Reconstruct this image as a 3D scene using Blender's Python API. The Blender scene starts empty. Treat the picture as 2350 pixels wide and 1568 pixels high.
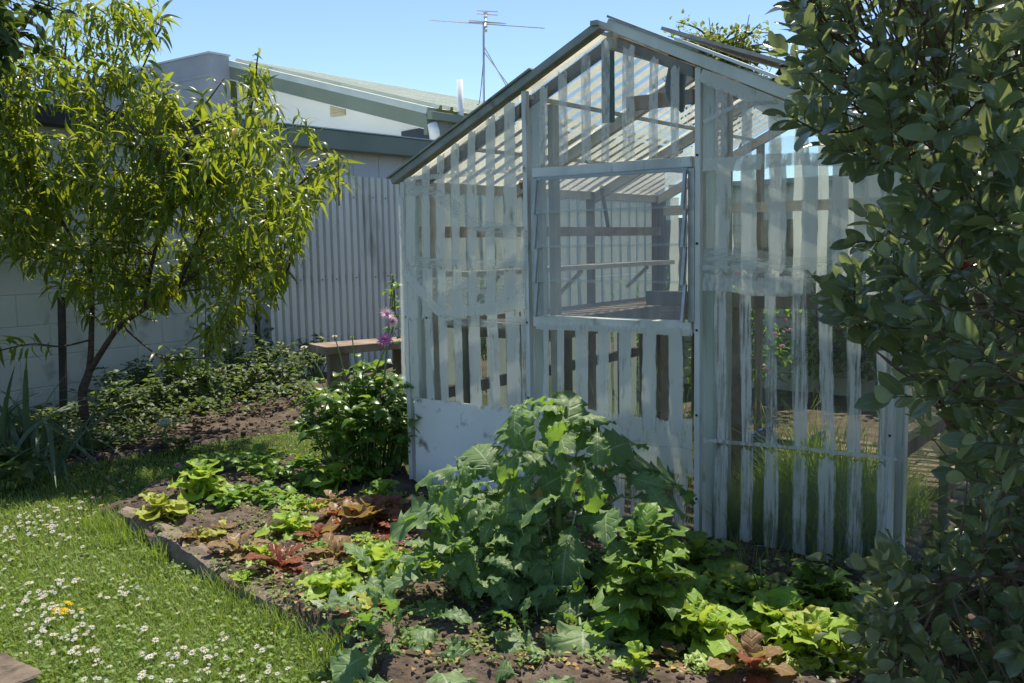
import bpy, math, random
import numpy as np
from mathutils import Matrix, Vector
rnd = random.Random(7); nr = np.random.default_rng(7)
sc = bpy.context.scene
COL = sc.collection
R = math.radians

# ------------------------------------------------------------------ camera
W, H, F, PITCH, ROLL, HC = 2350.0, 1568.0, 2137.0, 0.10634, -0.018636, 1.35   # pixel frame 2350 x 1568
cp, sp, cr, sr = math.cos(PITCH), math.sin(PITCH), math.cos(ROLL), math.sin(ROLL)
FW = np.array([0, cp, -sp]); _r = np.array([1., 0, 0]); _u = np.array([0, sp, cp])
RT = cr*_r + sr*_u; UP = -sr*_r + cr*_u; CAM = np.array([0, 0, HC])
cd = bpy.data.cameras.new('camera'); co = bpy.data.objects.new('camera', cd); COL.objects.link(co)
cd.sensor_width = 36; cd.lens = 36*F/W; cd.clip_start = .05; cd.clip_end = 2000
co.matrix_world = Matrix(((RT[0], UP[0], -FW[0], 0), (RT[1], UP[1], -FW[1], 0), (RT[2], UP[2], -FW[2], HC), (0, 0, 0, 1)))
sc.camera = co
# ------------------------------------------------------------------ light
SAZ, SEL = R(15), R(66)
SUN = np.array([math.sin(SAZ)*math.cos(SEL), math.cos(SAZ)*math.cos(SEL), math.sin(SEL)])
wd = bpy.data.worlds.new('World'); sc.world = wd; wd.use_nodes = True
nt = wd.node_tree; bg = nt.nodes['Background']; sky = nt.nodes.new('ShaderNodeTexSky')
sky.sky_type = 'NISHITA'; sky.sun_disc = False; sky.sun_elevation = SEL; sky.sun_rotation = SAZ
sky.air_density = .72; sky.dust_density = .1; sky.ozone_density = 5.0
nt.links.new(sky.outputs[0], bg.inputs[0]); bg.inputs[1].default_value = .122
sl = bpy.data.lights.new('sun', 'SUN'); so = bpy.data.objects.new('sun', sl); COL.objects.link(so)
sl.energy = 3.8; sl.angle = R(.53); sl.color = (1, .95, .87)
so.rotation_euler = Vector(SUN).to_track_quat('Z', 'Y').to_euler(); so.location = (4, 8, 12)
sc.view_settings.view_transform = 'Standard'; sc.view_settings.look = 'None'
sc.view_settings.exposure = 0.88; sc.view_settings.gamma = 1
sc.view_settings.use_white_balance = True; sc.view_settings.white_balance_temperature = 7200; sc.view_settings.white_balance_tint = 8
sc.render.engine = 'CYCLES'
sc.cycles.transparent_max_bounces = 24; sc.cycles.max_bounces = 6; sc.cycles.caustics_reflective = False; sc.cycles.caustics_refractive = False

# ------------------------------------------------------------------ pixel -> place
def ray(x, y): return FW + (x-W/2)/F*RT - (y-H/2)/F*UP
def gp(x, y, z=0.):                                   # where a pixel meets the level z
    d = ray(x, y); return CAM + d*((z-HC)/d[2])
def vp(x, y, p0, dv):                                 # where a pixel meets a vertical plane
    n = np.array([-dv[1], dv[0], 0]); d = ray(x, y); return CAM + d*(((np.array(p0)-CAM)@n)/(d@n))
def dp(x, y, dist):                                   # pixel at a depth along y
    d = ray(x, y); return CAM + d*(dist/d[1])
def dz(x, y, dist, zmin):                             # as dp, but drawn towards us until it clears the level zmin
    d = ray(x, y); P = CAM + d*(dist/d[1])
    if P[2] < zmin and d[2] < 0: P = CAM + d*((zmin-HC)/d[2])
    return P
def px(P):
    d = np.asarray(P, float)-CAM; z = d@FW; return W/2+F*(d@RT)/z, H/2-F*(d@UP)/z
PSI = -.6467
A = np.array([math.cos(PSI), math.sin(PSI), 0]); B = np.array([-math.sin(PSI), math.cos(PSI), 0]); Z = np.array([0, 0, 1.])
G0 = np.array([-.568, 4.895, 0]); GW, GE, GA, GD = 2.504, 1.685, 2.280, 2.741
W0 = np.array([-3.51, 7.74, 0])                       # the neighbour's wall, parallel to the greenhouse

# ------------------------------------------------------------------ mesh helpers
ORG = {}
def link(o, parent=None, label=None, cat=None, group=None, kind=None):
    COL.objects.link(o)
    if parent is not None: o.parent = parent
    if label: o['label'] = label
    if cat: o['category'] = cat
    if group: o['group'] = group
    if kind: o['kind'] = kind
    return o
def thing(name, label, cat, loc, group=None):
    o = bpy.data.objects.new(name, None); o.location = Vector(loc); o.empty_display_size = .1
    ORG[o] = np.array(loc, float); return link(o, None, label, cat, group)
def mesh(name, V, Fc, mats, mi=None, smooth=False, attr=None):
    m = bpy.data.meshes.new(name); V = np.asarray(V, float)
    if isinstance(Fc, np.ndarray):
        k = Fc.shape[1]; n = len(Fc)
        m.vertices.add(len(V)); m.vertices.foreach_set('co', V.ravel())
        m.loops.add(n*k); m.loops.foreach_set('vertex_index', Fc.ravel().astype(np.int32))
        m.polygons.add(n); m.polygons.foreach_set('loop_start', np.arange(0, n*k, k, dtype=np.int32))
        try: m.polygons.foreach_set('loop_total', np.full(n, k, dtype=np.int32))
        except Exception: pass
        m.update(calc_edges=True)
    else:
        m.from_pydata([tuple(v) for v in V], [], Fc); m.update()
    for q in (mats if isinstance(mats, (list, tuple)) else [mats]): m.materials.append(q)
    if mi is not None: m.polygons.foreach_set('material_index', np.asarray(mi, dtype=np.int32))
    if smooth: m.polygons.foreach_set('use_smooth', np.ones(len(m.polygons), dtype=bool))
    if attr is not None:
        for an, av in attr.items():
            a = m.attributes.new(an, 'FLOAT', 'POINT'); a.data.foreach_set('value', np.asarray(av, dtype=np.float32))
    return m
def mo(name, V, Fc, mat, parent=None, label=None, cat=None, group=None, kind=None, smooth=False, mi=None, attr=None, bevel=0, org=None):
    V = np.asarray(V, float)
    if parent is not None: o_ = ORG[parent]
    elif org is not None: o_ = np.array(org, float)
    else: o_ = np.array([V[:, 0].mean(), V[:, 1].mean(), V[:, 2].min()])
    m = mesh(name, V-o_, Fc, mat, mi, smooth, attr); o = bpy.data.objects.new(name, m); ORG[o] = o_
    if parent is None: o.location = Vector(o_)
    link(o, parent, label, cat, group, kind)
    if bevel:
        b = o.modifiers.new('bevel', 'BEVEL'); b.width = bevel; b.segments = 2; b.limit_method = 'ANGLE'
    return o
BF = [(0, 3, 2, 1), (4, 5, 6, 7), (0, 1, 5, 4), (1, 2, 6, 5), (2, 3, 7, 6), (3, 0, 4, 7)]
def box(o, a, b, c):
    o, a, b, c = (np.array(q, float) for q in (o, a, b, c))
    return np.array([o, o+a, o+a+b, o+b, o+c, o+a+c, o+a+b+c, o+b+c]), [tuple(f) for f in BF]
def join(*parts):
    Vs, Fs, n = [], [], 0
    for V, f in parts:
        Vs.append(np.asarray(V, float)); Fs += [tuple(int(i)+n for i in q) for q in f]; n += len(V)
    return np.concatenate(Vs), Fs
def beam(p, q, w, h, up=Z, ext=0):
    p, q = np.array(p, float), np.array(q, float); d = q-p; L = np.linalg.norm(d); d /= L
    up = np.array(up, float); s = np.cross(d, up); s /= np.linalg.norm(s); u = np.cross(s, d)
    return box(p-d*ext-s*w/2-u*h/2, d*(L+2*ext), s*w, u*h)
def tube(pts, rad, n=6):
    pts = np.asarray(pts, float); k = len(pts); rad = np.broadcast_to(np.asarray(rad, float), (k,))
    T = np.gradient(pts, axis=0); T /= np.linalg.norm(T, axis=1)[:, None]+1e-9
    ref = np.array([.31, .83, .46]); V = []
    for i in range(k):
        s = np.cross(T[i], ref); s /= np.linalg.norm(s)+1e-9; u = np.cross(s, T[i])
        for j in range(n):
            a = 2*math.pi*j/n; V.append(pts[i]+rad[i]*(math.cos(a)*s+math.sin(a)*u))
    Fc = [(i*n+j, i*n+(j+1) % n, (i+1)*n+(j+1) % n, (i+1)*n+j) for i in range(k-1) for j in range(n)]
    Fc += [tuple(range(n-1, -1, -1)), tuple((k-1)*n+j for j in range(n))]
    return np.array(V), Fc
def spline(pts, m=6):
    P = [np.array(p, float) for p in pts]; P = [2*P[0]-P[1]]+P+[2*P[-1]-P[-2]]; out = []
    for i in range(1, len(P)-2):
        for k in range(m):
            t = k/m; a, b, c, d = P[i-1:i+3]
            out.append(.5*((2*b)+(c-a)*t+(2*a-5*b+4*c-d)*t*t+(3*b-a-3*c+d)*t**3))
    out.append(P[-2]); return np.array(out)

# ------------------------------------------------------------------ materials
def nodes(name):
    m = bpy.data.materials.new(name); m.use_nodes = True; t = m.node_tree; t.nodes.clear()
    out = t.nodes.new('ShaderNodeOutputMaterial'); return m, t, out
def N(t, typ, **k):
    n = t.nodes.new(typ)
    for a, b in k.items(): setattr(n, a, b)
    return n
def L(t, a, b): t.links.new(a, b)
def noise(t, scale, detail=4, vec=None, stretch=None, rough=.55):
    n = N(t, 'ShaderNodeTexNoise'); n.inputs['Scale'].default_value = scale; n.inputs['Detail'].default_value = detail
    n.inputs['Roughness'].default_value = rough
    g = N(t, 'ShaderNodeNewGeometry').outputs['Position'] if vec is None else vec
    if stretch:
        mp = N(t, 'ShaderNodeMapping'); mp.inputs['Scale'].default_value = stretch; L(t, g, mp.inputs[0]); g = mp.outputs[0]
    L(t, g, n.inputs['Vector']); return n.outputs[0]
def ramp(t, fac, stops):
    r = N(t, 'ShaderNodeValToRGB'); e = r.color_ramp.elements
    while len(e) < len(stops): e.new(.5)
    for q, (p, c) in zip(e, stops): q.position = p; q.color = (*c, 1) if len(c) == 3 else c
    L(t, fac, r.inputs[0]); return r.outputs[0]
def mixc(t, fac, a, b, mode='MIX'):
    m = N(t, 'ShaderNodeMix', data_type='RGBA', blend_type=mode)
    for v, i in ((fac, 0), (a, 6), (b, 7)):
        if hasattr(v, 'is_linked') or hasattr(v, 'links'): L(t, v, m.inputs[i])
        elif i == 0: m.inputs[0].default_value = v
        else: m.inputs[i].default_value = (*v, 1)
    return m.outputs[2]
def mth(t, op, a, b=None, clamp=False):
    m = N(t, 'ShaderNodeMath', operation=op); m.use_clamp = clamp
    for i, v in enumerate((a, b)):
        if v is None: continue
        if hasattr(v, 'links'): L(t, v, m.inputs[i])
        else: m.inputs[i].default_value = v
    return m.outputs[0]
def bump(t, h, strength, dist):
    b = N(t, 'ShaderNodeBump'); b.inputs['Strength'].default_value = strength; b.inputs['Distance'].default_value = dist
    L(t, h, b.inputs['Height']); return b.outputs[0]
def surf(name, stops, scale, rough=.8, bs=0, bscale=None, bdist=.01, stretch=None, spec=.3, detail=6, grime=None, metal=0):
    """stops: colours along one noise; grime: (colour, scale, low, high) a second patchy layer"""
    m, t, out = nodes(name); p = N(t, 'ShaderNodeBsdfPrincipled'); L(t, p.outputs[0], out.inputs[0])
    f = noise(t, scale, detail, stretch=stretch); c = ramp(t, f, stops)
    if grime:
        g = ramp(t, noise(t, grime[1], 6, stretch=stretch), [(grime[2], (0, 0, 0)), (grime[3], (1, 1, 1))]); c = mixc(t, g, c, grime[0])
    L(t, c, p.inputs['Base Color']); p.inputs['Roughness'].default_value = rough; p.inputs['Specular IOR Level'].default_value = spec
    p.inputs['Metallic'].default_value = metal
    if bs: L(t, bump(t, noise(t, bscale or scale*4, 6, stretch=stretch), bs, bdist), p.inputs['Normal'])
    return m
def leafmat(name, c1, c2, tr, trf=.4, rough=.45, under=None, rib=None, ribw=.05, spec=.35, old=None, oldf=.0, vein=0, bs=0):
    m, t, out = nodes(name)
    g = N(t, 'ShaderNodeNewGeometry'); oi = N(t, 'ShaderNodeObjectInfo')
    r = mth(t, 'FRACT', mth(t, 'ADD', g.outputs['Random Per Island'], oi.outputs['Random']))
    f = mth(t, 'ADD', mth(t, 'MULTIPLY', r, .75), mth(t, 'MULTIPLY', noise(t, 14, 3), .35), True)
    c = mixc(t, f, c1, c2)
    if old: c = mixc(t, mth(t, 'GREATER_THAN', r, 1-oldf), c, old)
    if under: c = mixc(t, g.outputs['Backfacing'], c, under)
    at = N(t, 'ShaderNodeAttribute', attribute_name='across').outputs['Fac']
    ab = mth(t, 'ABSOLUTE', at)
    if rib: c = mixc(t, mth(t, 'MULTIPLY', mth(t, 'LESS_THAN', ab, ribw), .65), c, rib)
    h = None
    if vein:
        al = N(t, 'ShaderNodeAttribute', attribute_name='along').outputs['Fac']
        v = mth(t, 'ABSOLUTE', mth(t, 'SINE', mth(t, 'MULTIPLY', mth(t, 'SUBTRACT', al, mth(t, 'MULTIPLY', ab, .22)), vein)))
        vv = mth(t, 'LESS_THAN', v, .10); h = mth(t, 'ADD', mth(t, 'MINIMUM', v, .5), mth(t, 'MULTIPLY', noise(t, 60, 4), .7))
        if rib: c = mixc(t, mth(t, 'MULTIPLY', vv, .35), c, rib)
    elif bs: h = noise(t, 70, 4)
    p = N(t, 'ShaderNodeBsdfPrincipled'); L(t, c, p.inputs['Base Color']); p.inputs['Roughness'].default_value = rough
    p.inputs['Specular IOR Level'].default_value = spec
    if h is not None: L(t, bump(t, h, bs or .5, .006), p.inputs['Normal'])
    T = N(t, 'ShaderNodeBsdfTranslucent'); L(t, mixc(t, f, tr, tuple(q*.72 for q in tr)), T.inputs[0])
    mx = N(t, 'ShaderNodeMixShader'); mx.inputs[0].default_value = trf
    L(t, p.outputs[0], mx.inputs[1]); L(t, T.outputs[0], mx.inputs[2]); L(t, mx.outputs[0], out.inputs[0]); return m
def glassmat(name, tint=(.93, .96, .95), dirt=.08, dcol=(.62, .66, .64), scale=3):
    m, t, out = nodes(name)
    tr = N(t, 'ShaderNodeBsdfTransparent'); tr.inputs[0].default_value = (*tint, 1)
    gl = N(t, 'ShaderNodeBsdfGlossy'); gl.inputs['Roughness'].default_value = .03
    fc = N(t, 'ShaderNodeLayerWeight').outputs['Facing']; fr = mth(t, 'ADD', mth(t, 'MULTIPLY', mth(t, 'POWER', fc, 5), .7), .025)
    mx = N(t, 'ShaderNodeMixShader'); L(t, fr, mx.inputs[0]); L(t, tr.outputs[0], mx.inputs[1]); L(t, gl.outputs[0], mx.inputs[2])
    df = N(t, 'ShaderNodeBsdfDiffuse'); df.inputs[0].default_value = (*dcol, 1)
    f = noise(t, scale, 6, stretch=(1, 1, .5)); d = ramp(t, f, [(.35, (dirt*.4,)*3), (.7, (dirt*2.2,)*3)])
    m2 = N(t, 'ShaderNodeMixShader'); L(t, d, m2.inputs[0]); L(t, mx.outputs[0], m2.inputs[1]); L(t, df.outputs[0], m2.inputs[2])
    L(t, m2.outputs[0], out.inputs[0]); return m
def washmat(name, col, cover, streak=(60, 60, 4), tl=.25, sc_=1.0, base=.12, edge=.16):
    """brushed whitewash: diffuse + some light through, holes where the brush ran dry; cover 0..1"""
    m, t, out = nodes(name)
    d = N(t, 'ShaderNodeBsdfDiffuse'); T = N(t, 'ShaderNodeBsdfTranslucent'); a = N(t, 'ShaderNodeBsdfTransparent')
    c = mixc(t, noise(t, 5, 5), col, tuple(q*.86 for q in col)); L(t, c, d.inputs[0]); L(t, c, T.inputs[0])
    m1 = N(t, 'ShaderNodeMixShader'); m1.inputs[0].default_value = tl; L(t, d.outputs[0], m1.inputs[1]); L(t, T.outputs[0], m1.inputs[2])
    n1 = noise(t, sc_, 7, stretch=streak, rough=.65); n2 = noise(t, 7, 5)
    e = N(t, 'ShaderNodeAttribute', attribute_name='across').outputs['Fac']
    ed = mth(t, 'MULTIPLY', mth(t, 'POWER', mth(t, 'ABSOLUTE', e), 6), edge)
    v = mth(t, 'SUBTRACT', mth(t, 'ADD', mth(t, 'MULTIPLY', n1, .65), mth(t, 'MULTIPLY', n2, .35)), ed)
    lo = .5-(cover-.5)*.44
    al = ramp(t, v, [(max(0, lo-.045), (base*cover,)*3), (min(1, lo+.05), (min(1, .55+.45*cover),)*3)])
    m2 = N(t, 'ShaderNodeMixShader'); L(t, al, m2.inputs[0]); L(t, a.outputs[0], m2.inputs[1]); L(t, m1.outputs[0], m2.inputs[2])
    L(t, m2.outputs[0], out.inputs[0]); return m
M = {}
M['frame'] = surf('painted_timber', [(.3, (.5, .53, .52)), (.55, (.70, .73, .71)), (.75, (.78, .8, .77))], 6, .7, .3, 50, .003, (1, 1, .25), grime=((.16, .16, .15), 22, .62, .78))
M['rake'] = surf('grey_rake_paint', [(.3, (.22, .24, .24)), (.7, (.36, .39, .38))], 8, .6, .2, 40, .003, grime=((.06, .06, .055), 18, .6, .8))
M['timber'] = surf('weathered_timber', [(.3, (.12, .09, .068)), (.55, (.23, .18, .14)), (.75, (.33, .27, .22))], 9, .85, .5, 30, .004, (1, 1, .15))
M['timberh'] = surf('weathered_plank', [(.3, (.16, .11, .08)), (.55, (.27, .2, .155)), (.75, (.36, .29, .23))], 9, .85, .5, 60, .004)
M['pale'] = surf('pale_painted_rafter', [(.3, (.4, .37, .32)), (.7, (.6, .56, .5))], 7, .7, .2, 40, .003)
M['solid'] = surf('white_painted_sheet', [(.3, (.70, .73, .73)), (.7, (.81, .83, .82))], 3, .55, .15, 30, .002, grime=((.22, .23, .22), 9, .58, .70))
M['glass'] = glassmat('dusty_glass', dirt=.045); M['roofglass'] = glassmat('roof_glass', (.93, .95, .95), .10, (.72, .7, .64)); M['louvre'] = glassmat('louvre_glass', (.93, .95, .94), .10, (.74, .75, .72))
M['sidewash'] = washmat('side_whitewash', (.9, .89, .83), .84, (55, 55, 5), .65, base=.5, edge=.12); M['wash'] = washmat('whitewash', (.85, .86, .81), .72, (50, 50, 7), base=.48, edge=.12); M['thin'] = washmat('thin_whitewash', (.78, .79, .77), .56, (50, 50, 14), base=.75, edge=.05); M['film'] = washmat('whitewash_film', (.68, .74, .74), .4, (25, 25, 10), base=.5, edge=.3); M['dry'] = washmat('dry_brushed_whitewash', (.85, .85, .82), .58, (80, 80, 4), base=.4, edge=.10)
M['smear'] = washmat('smeared_whitewash', (.76, .79, .76), .46, (7, 7, 40), base=.55, edge=.2); M['roofwash'] = washmat('roof_whitewash', (.93, .86, .72), .9, (14, 14, 14), .65, base=.5)
M['alu'] = surf('dull_aluminium', [(.3, (.30, .32, .33)), (.7, (.42, .45, .45))], 14, .42, metal=.6, spec=.5)
M['block'] = surf('painted_block', [(.3, (.43, .44, .40)), (.5, (.50, .51, .47)), (.75, (.57, .57, .53))], 2.2, .75, .35, 45, .004, grime=((.27, .28, .25), 5, .6, .75))
M['mortar'] = surf('painted_mortar', [(.3, (.38, .39, .36)), (.7, (.47, .48, .44))], 8, .85, .4, 60, .004)
M['black'] = surf('black_spouting', [(.3, (.012, .012, .012)), (.7, (.03, .028, .026))], 6, .5)
M['iron'] = surf('grey_painted_iron', [(.3, (.66, .65, .59)), (.7, (.77, .76, .69))], 2, .5, .1, 20, .002, grime=((.34, .35, .31), 3, .6, .8), stretch=(1, 1, .3))
M['post'] = surf('grey_post', [(.3, (.2, .22, .23)), (.7, (.31, .33, .33))], 5, .7, .3, 40, .003)
M['render'] = surf('grey_render', [(.3, (.27, .30, .36)), (.7, (.36, .39, .45))], 1.5, .85, .2, 30, .004)
M['white'] = surf('white_weatherboard', [(.3, (.76, .79, .81)), (.7, (.84, .86, .87))], 1.2, .7, .1, 20, .003)
M['panel'] = surf('pale_panel', [(.3, (.62, .62, .66)), (.7, (.72, .71, .74))], 1.2, .7, .1, 20, .003)
M['green'] = surf('sage_fascia', [(.3, (.16, .20, .165)), (.7, (.20, .245, .205))], 2, .5)
M['flash'] = surf('pale_flashing', [(.3, (.42, .5, .52)), (.7, (.52, .6, .62))], 3, .45)
M['roof'] = surf('pale_green_roof_iron', [(.3, (.56, .60, .49)), (.7, (.68, .70, .6))], 2, .45, grime=((.4, .42, .36), 4, .6, .8))
M['pipe'] = surf('cream_pipe', [(.3, (.5, .49, .44)), (.7, (.64, .63, .58))], 6, .6, grime=((.3, .2, .12), 7, .64, .74), stretch=(1, 1, .4))
M['vent'] = surf('cream_vent', [(.3, (.5, .46, .33)), (.7, (.6, .55, .41))], 6, .6)
M['ant'] = surf('antenna_metal', [(.3, (.5, .51, .52)), (.7, (.65, .66, .67))], 10, .4, metal=.6)
M['dark'] = surf('dark_window_and_opening', [(.3, (.015, .017, .02)), (.7, (.03, .034, .036))], 3, .15, spec=.5)
M['conc'] = surf('mossy_concrete', [(.3, (.115, .088, .065)), (.5, (.195, .155, .12)), (.75, (.29, .24, .19))], 7, .95, .8, 60, .008, grime=((.06, .05, .04), 12, .52, .7))
M['soil'] = surf('garden_soil', [(.3, (.06, .046, .037)), (.5, (.11, .084, .067)), (.7, (.17, .135, .11))], 11, .97, 1., 45, .02, spec=.1, detail=9)
M['clod'] = surf('soil_clod', [(.3, (.07, .053, .042)), (.7, (.16, .125, .10))], 30, .97, .8, 90, .01, spec=.1)
M['ground'] = surf('turf_ground', [(.3, (.035, .045, .018)), (.5, (.05, .075, .025)), (.7, (.085, .085, .04))], 8, .97, .8, 60, .02, spec=.1)
M['bark'] = surf('peach_bark', [(.3, (.045, .03, .024)), (.6, (.10, .07, .055)), (.8, (.17, .13, .10))], 24, .85, .8, 60, .006, (1, 1, 2.2))
M['twig'] = surf('twig_bark', [(.3, (.07, .045, .03)), (.7, (.15, .10, .065))], 20, .8)
M['ftwig'] = surf('feijoa_bark', [(.3, (.075, .045, .03)), (.7, (.17, .12, .09))], 24, .85, .5, 60, .003)
M['stake'] = surf('dark_stake', [(.3, (.03, .026, .022)), (.7, (.075, .062, .05))], 12, .9, .5, 40, .004)
M['brick'] = surf('pink_brick', [(.3, (.26, .16, .12)), (.7, (.42, .29, .235))], 9, .9, .5, 60, .004)
M['wire'] = surf('galvanised_wire', [(.3, (.4, .41, .41)), (.7, (.55, .56, .56))], 20, .45, metal=.5)
M['blue'] = surf('blue_plastic', [(.3, (.015, .045, .16)), (.7, (.03, .08, .26))], 4, .45)
M['gcard'] = surf('green_card', [(.3, (.006, .075, .05)), (.7, (.012, .10, .068))], 4, .5)
M['rubber'] = surf('dark_glove', [(.3, (.045, .043, .04)), (.7, (.10, .095, .085))], 8, .7)
M['fence'] = surf('paling', [(.3, (.13, .105, .085)), (.7, (.25, .21, .17))], 6, .9, .5, 40, .004, (1, 1, .2))
M['stem'] = surf('green_stem', [(.3, (.12, .17, .055)), (.7, (.2, .26, .1))], 10, .6)
# leaves
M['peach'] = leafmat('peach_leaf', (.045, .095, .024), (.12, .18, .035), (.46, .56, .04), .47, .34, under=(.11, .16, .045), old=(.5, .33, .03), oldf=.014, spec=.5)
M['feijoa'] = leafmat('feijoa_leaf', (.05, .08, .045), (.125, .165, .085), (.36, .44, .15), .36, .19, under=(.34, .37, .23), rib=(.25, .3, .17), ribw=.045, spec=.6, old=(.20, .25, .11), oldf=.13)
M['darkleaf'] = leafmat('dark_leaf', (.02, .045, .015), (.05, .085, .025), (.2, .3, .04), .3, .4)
M['pinktip'] = leafmat('rose_tipped_leaf', (.08, .15, .03), (.15, .22, .05), (.38, .48, .08), .4, .45, old=(.42, .19, .13), oldf=.2)
M['olive'] = leafmat('olive_twig_leaf', (.12, .10, .04), (.2, .16, .07), (.35, .3, .1), .3, .6)
M['kale'] = leafmat('kale_leaf', (.085, .165, .06), (.175, .27, .115), (.36, .62, .06), .34, .5, under=(.18, .27, .15), rib=(.40, .50, .34), ribw=.035, vein=19, spec=.35, bs=.55, old=None)
M['kaleold'] = leafmat('yellowing_kale_leaf', (.36, .24, .08), (.5, .36, .14), (.5, .35, .08), .3, .6, vein=19, rib=(.5, .42, .25))
M['let_g'] = leafmat('green_lettuce_leaf', (.20, .37, .05), (.34, .5, .09), (.6, .75, .10), .42, .42, rib=(.5, .58, .26), ribw=.05, vein=16, bs=.6)
M['let_d'] = leafmat('dark_lettuce_leaf', (.13, .27, .05), (.22, .38, .08), (.45, .62, .08), .40, .42, rib=(.42, .5, .24), ribw=.05, vein=16, bs=.6)
M['let_v'] = leafmat('deep_green_lettuce_leaf', (.07, .15, .035), (.13, .24, .055), (.34, .5, .06), .38, .42, rib=(.35, .42, .2), ribw=.05, vein=16, bs=.6)
M['let_y'] = leafmat('yellow_lettuce_leaf', (.30, .37, .06), (.45, .48, .12), (.65, .68, .12), .40, .45, rib=(.5, .5, .25), ribw=.05, vein=16, bs=.6)
M['let_r'] = leafmat('red_lettuce_leaf', (.16, .045, .03), (.27, .10, .06), (.5, .14, .06), .35, .36, rib=(.4, .22, .16), ribw=.05, vein=16, bs=.6)
M['let_b'] = leafmat('bronze_lettuce_leaf', (.19, .12, .05), (.34, .22, .13), (.5, .36, .10), .36, .40, rib=(.42, .36, .22), ribw=.05, vein=16, bs=.6)
M['let_p'] = leafmat('purple_lettuce_leaf', (.17, .03, .06), (.33, .09, .15), (.5, .08, .16), .3, .32, rib=(.5, .2, .28), ribw=.05, vein=16, bs=.6)
M['woolly'] = leafmat('woolly_grey_leaf', (.26, .33, .25), (.36, .42, .33), (.4, .5, .3), .2, .8, rib=(.5, .55, .45), ribw=.07)
M['bean'] = leafmat('soft_green_leaf', (.09, .20, .035), (.17, .31, .06), (.42, .62, .07), .40, .42, rib=(.3, .42, .15), ribw=.04)
M['dahlia'] = leafmat('dahlia_leaf', (.055, .13, .03), (.11, .21, .05), (.34, .52, .06), .38, .36, rib=(.2, .3, .1), ribw=.04, spec=.5)
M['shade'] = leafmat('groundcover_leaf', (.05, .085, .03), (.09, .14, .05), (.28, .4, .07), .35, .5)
M['strap'] = leafmat('strap_leaf', (.075, .12, .075), (.13, .19, .11), (.25, .38, .1), .25, .42)
M['grass'] = leafmat('lawn_grass', (.12, .19, .04), (.26, .35, .09), (.42, .6, .06), .38, .5, old=(.3, .27, .12), oldf=.05)
M['tallgrass'] = leafmat('tall_grass', (.13, .24, .03), (.25, .36, .06), (.55, .7, .08), .4, .5, old=(.4, .36, .18), oldf=.06)
M['seed'] = leafmat('weed_seedling', (.13, .22, .05), (.22, .32, .09), (.5, .65, .1), .4, .5)
M['fallen'] = leafmat('fallen_leaf', (.30, .17, .06), (.5, .33, .14), (.4, .25, .08), .2, .7)
def flat(name, c, rough=.6, tr=0):
    m, t, out = nodes(name); p = N(t, 'ShaderNodeBsdfPrincipled'); L(t, mixc(t, noise(t, 90, 3), c, tuple(q*.82 for q in c)), p.inputs['Base Color']); p.inputs['Roughness'].default_value = rough
    if tr:
        T = N(t, 'ShaderNodeBsdfTranslucent'); T.inputs[0].default_value = (*c, 1); mx = N(t, 'ShaderNodeMixShader'); mx.inputs[0].default_value = tr
        L(t, p.outputs[0], mx.inputs[1]); L(t, T.outputs[0], mx.inputs[2]); L(t, mx.outputs[0], out.inputs[0])
    else: L(t, p.outputs[0], out.inputs[0])
    return m
M['petal'] = flat('white_petal', (.85, .84, .83), .6, .25); M['yolk'] = flat('yellow_centre', (.75, .45, .02)); M['dandy'] = flat('dandelion_yellow', (.85, .62, .01), .6, .2)
M['pink'] = flat('pink_petal', (.86, .62, .72), .5, .3); M['magenta'] = flat('magenta_petal', (.74, .28, .50), .5, .3); M['cream'] = flat('cream_floret', (.62, .62, .42), .7, .25); M['redf'] = flat('red_stamen', (.42, .05, .05), .6)
M['peachf'] = flat('peach_skin', (.55, .42, .12), .6); M['straw'] = flat('dry_straw', (.5, .42, .26), .8)

# ------------------------------------------------------------------ leaves
def grid_leaf(Ln, Wd, nu, nv, prof, arch=.0, droop=.0, fold=.15, ruf=0, rk=9, lobe=0, lk=8, seed=0, petiole=0, cup=0):
    """blade along +X, face up +Z; returns V, quads, attributes"""
    q = np.random.default_rng(seed); V = []; ac = []; al = []
    ph = q.uniform(0, 6.28, 4)
    for i in range(nu+1):
        t = i/nu
        hw = prof(t)*Wd/2
        for j in range(nv+1):
            v = -1+2*j/nv
            sd_ = 1.7 if v > 0 else 0
            lb = 1+lobe*((abs(math.sin(lk*t*3.14+ph[0]+sd_))-.6)*1.3+(abs(math.sin(lk*2.6*t*3.14+ph[1]+sd_))-.6)*.6)*abs(v)**1.5
            y = v*hw*lb
            x = Ln*(petiole+(1-petiole)*t) + (lobe*.06*Ln*math.sin(lk*t*9+ph[2])*abs(v)**2)
            z = arch*Ln*4*t*(1-t)*.5 - droop*Ln*t*t + fold*abs(y) - cup*abs(v)**2*Wd*.2
            if ruf: z += ruf*Wd*abs(v)**2.2*(math.sin(rk*t*6.28+ph[3]+v*2)*.6+math.sin(rk*1.9*t*6.28+ph[1]-v)*.4)
            V.append((x, y, z)); ac.append(v); al.append(t)
    Fc = [(i*(nv+1)+j, (i+1)*(nv+1)+j, (i+1)*(nv+1)+j+1, i*(nv+1)+j+1) for i in range(nu) for j in range(nv)]
    if petiole:
        n = len(V); w = Wd*.025+.0015
        V += [(0, -w, -w), (0, w, -w), (0, 0, w), (Ln*petiole*1.1, -w, 0), (Ln*petiole*1.1, w, 0), (Ln*petiole*1.1, 0, w)]; ac += [0]*6; al += [0]*6
        Fc += [(n, n+1, n+4, n+3), (n+1, n+2, n+5, n+4), (n+2, n, n+3, n+5)]
    return np.array(V), np.array(Fc), {'across': ac, 'along': al}
lance = lambda t: max(.02, math.sin(math.pi*min(1, t)**.8)**.8)
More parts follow.
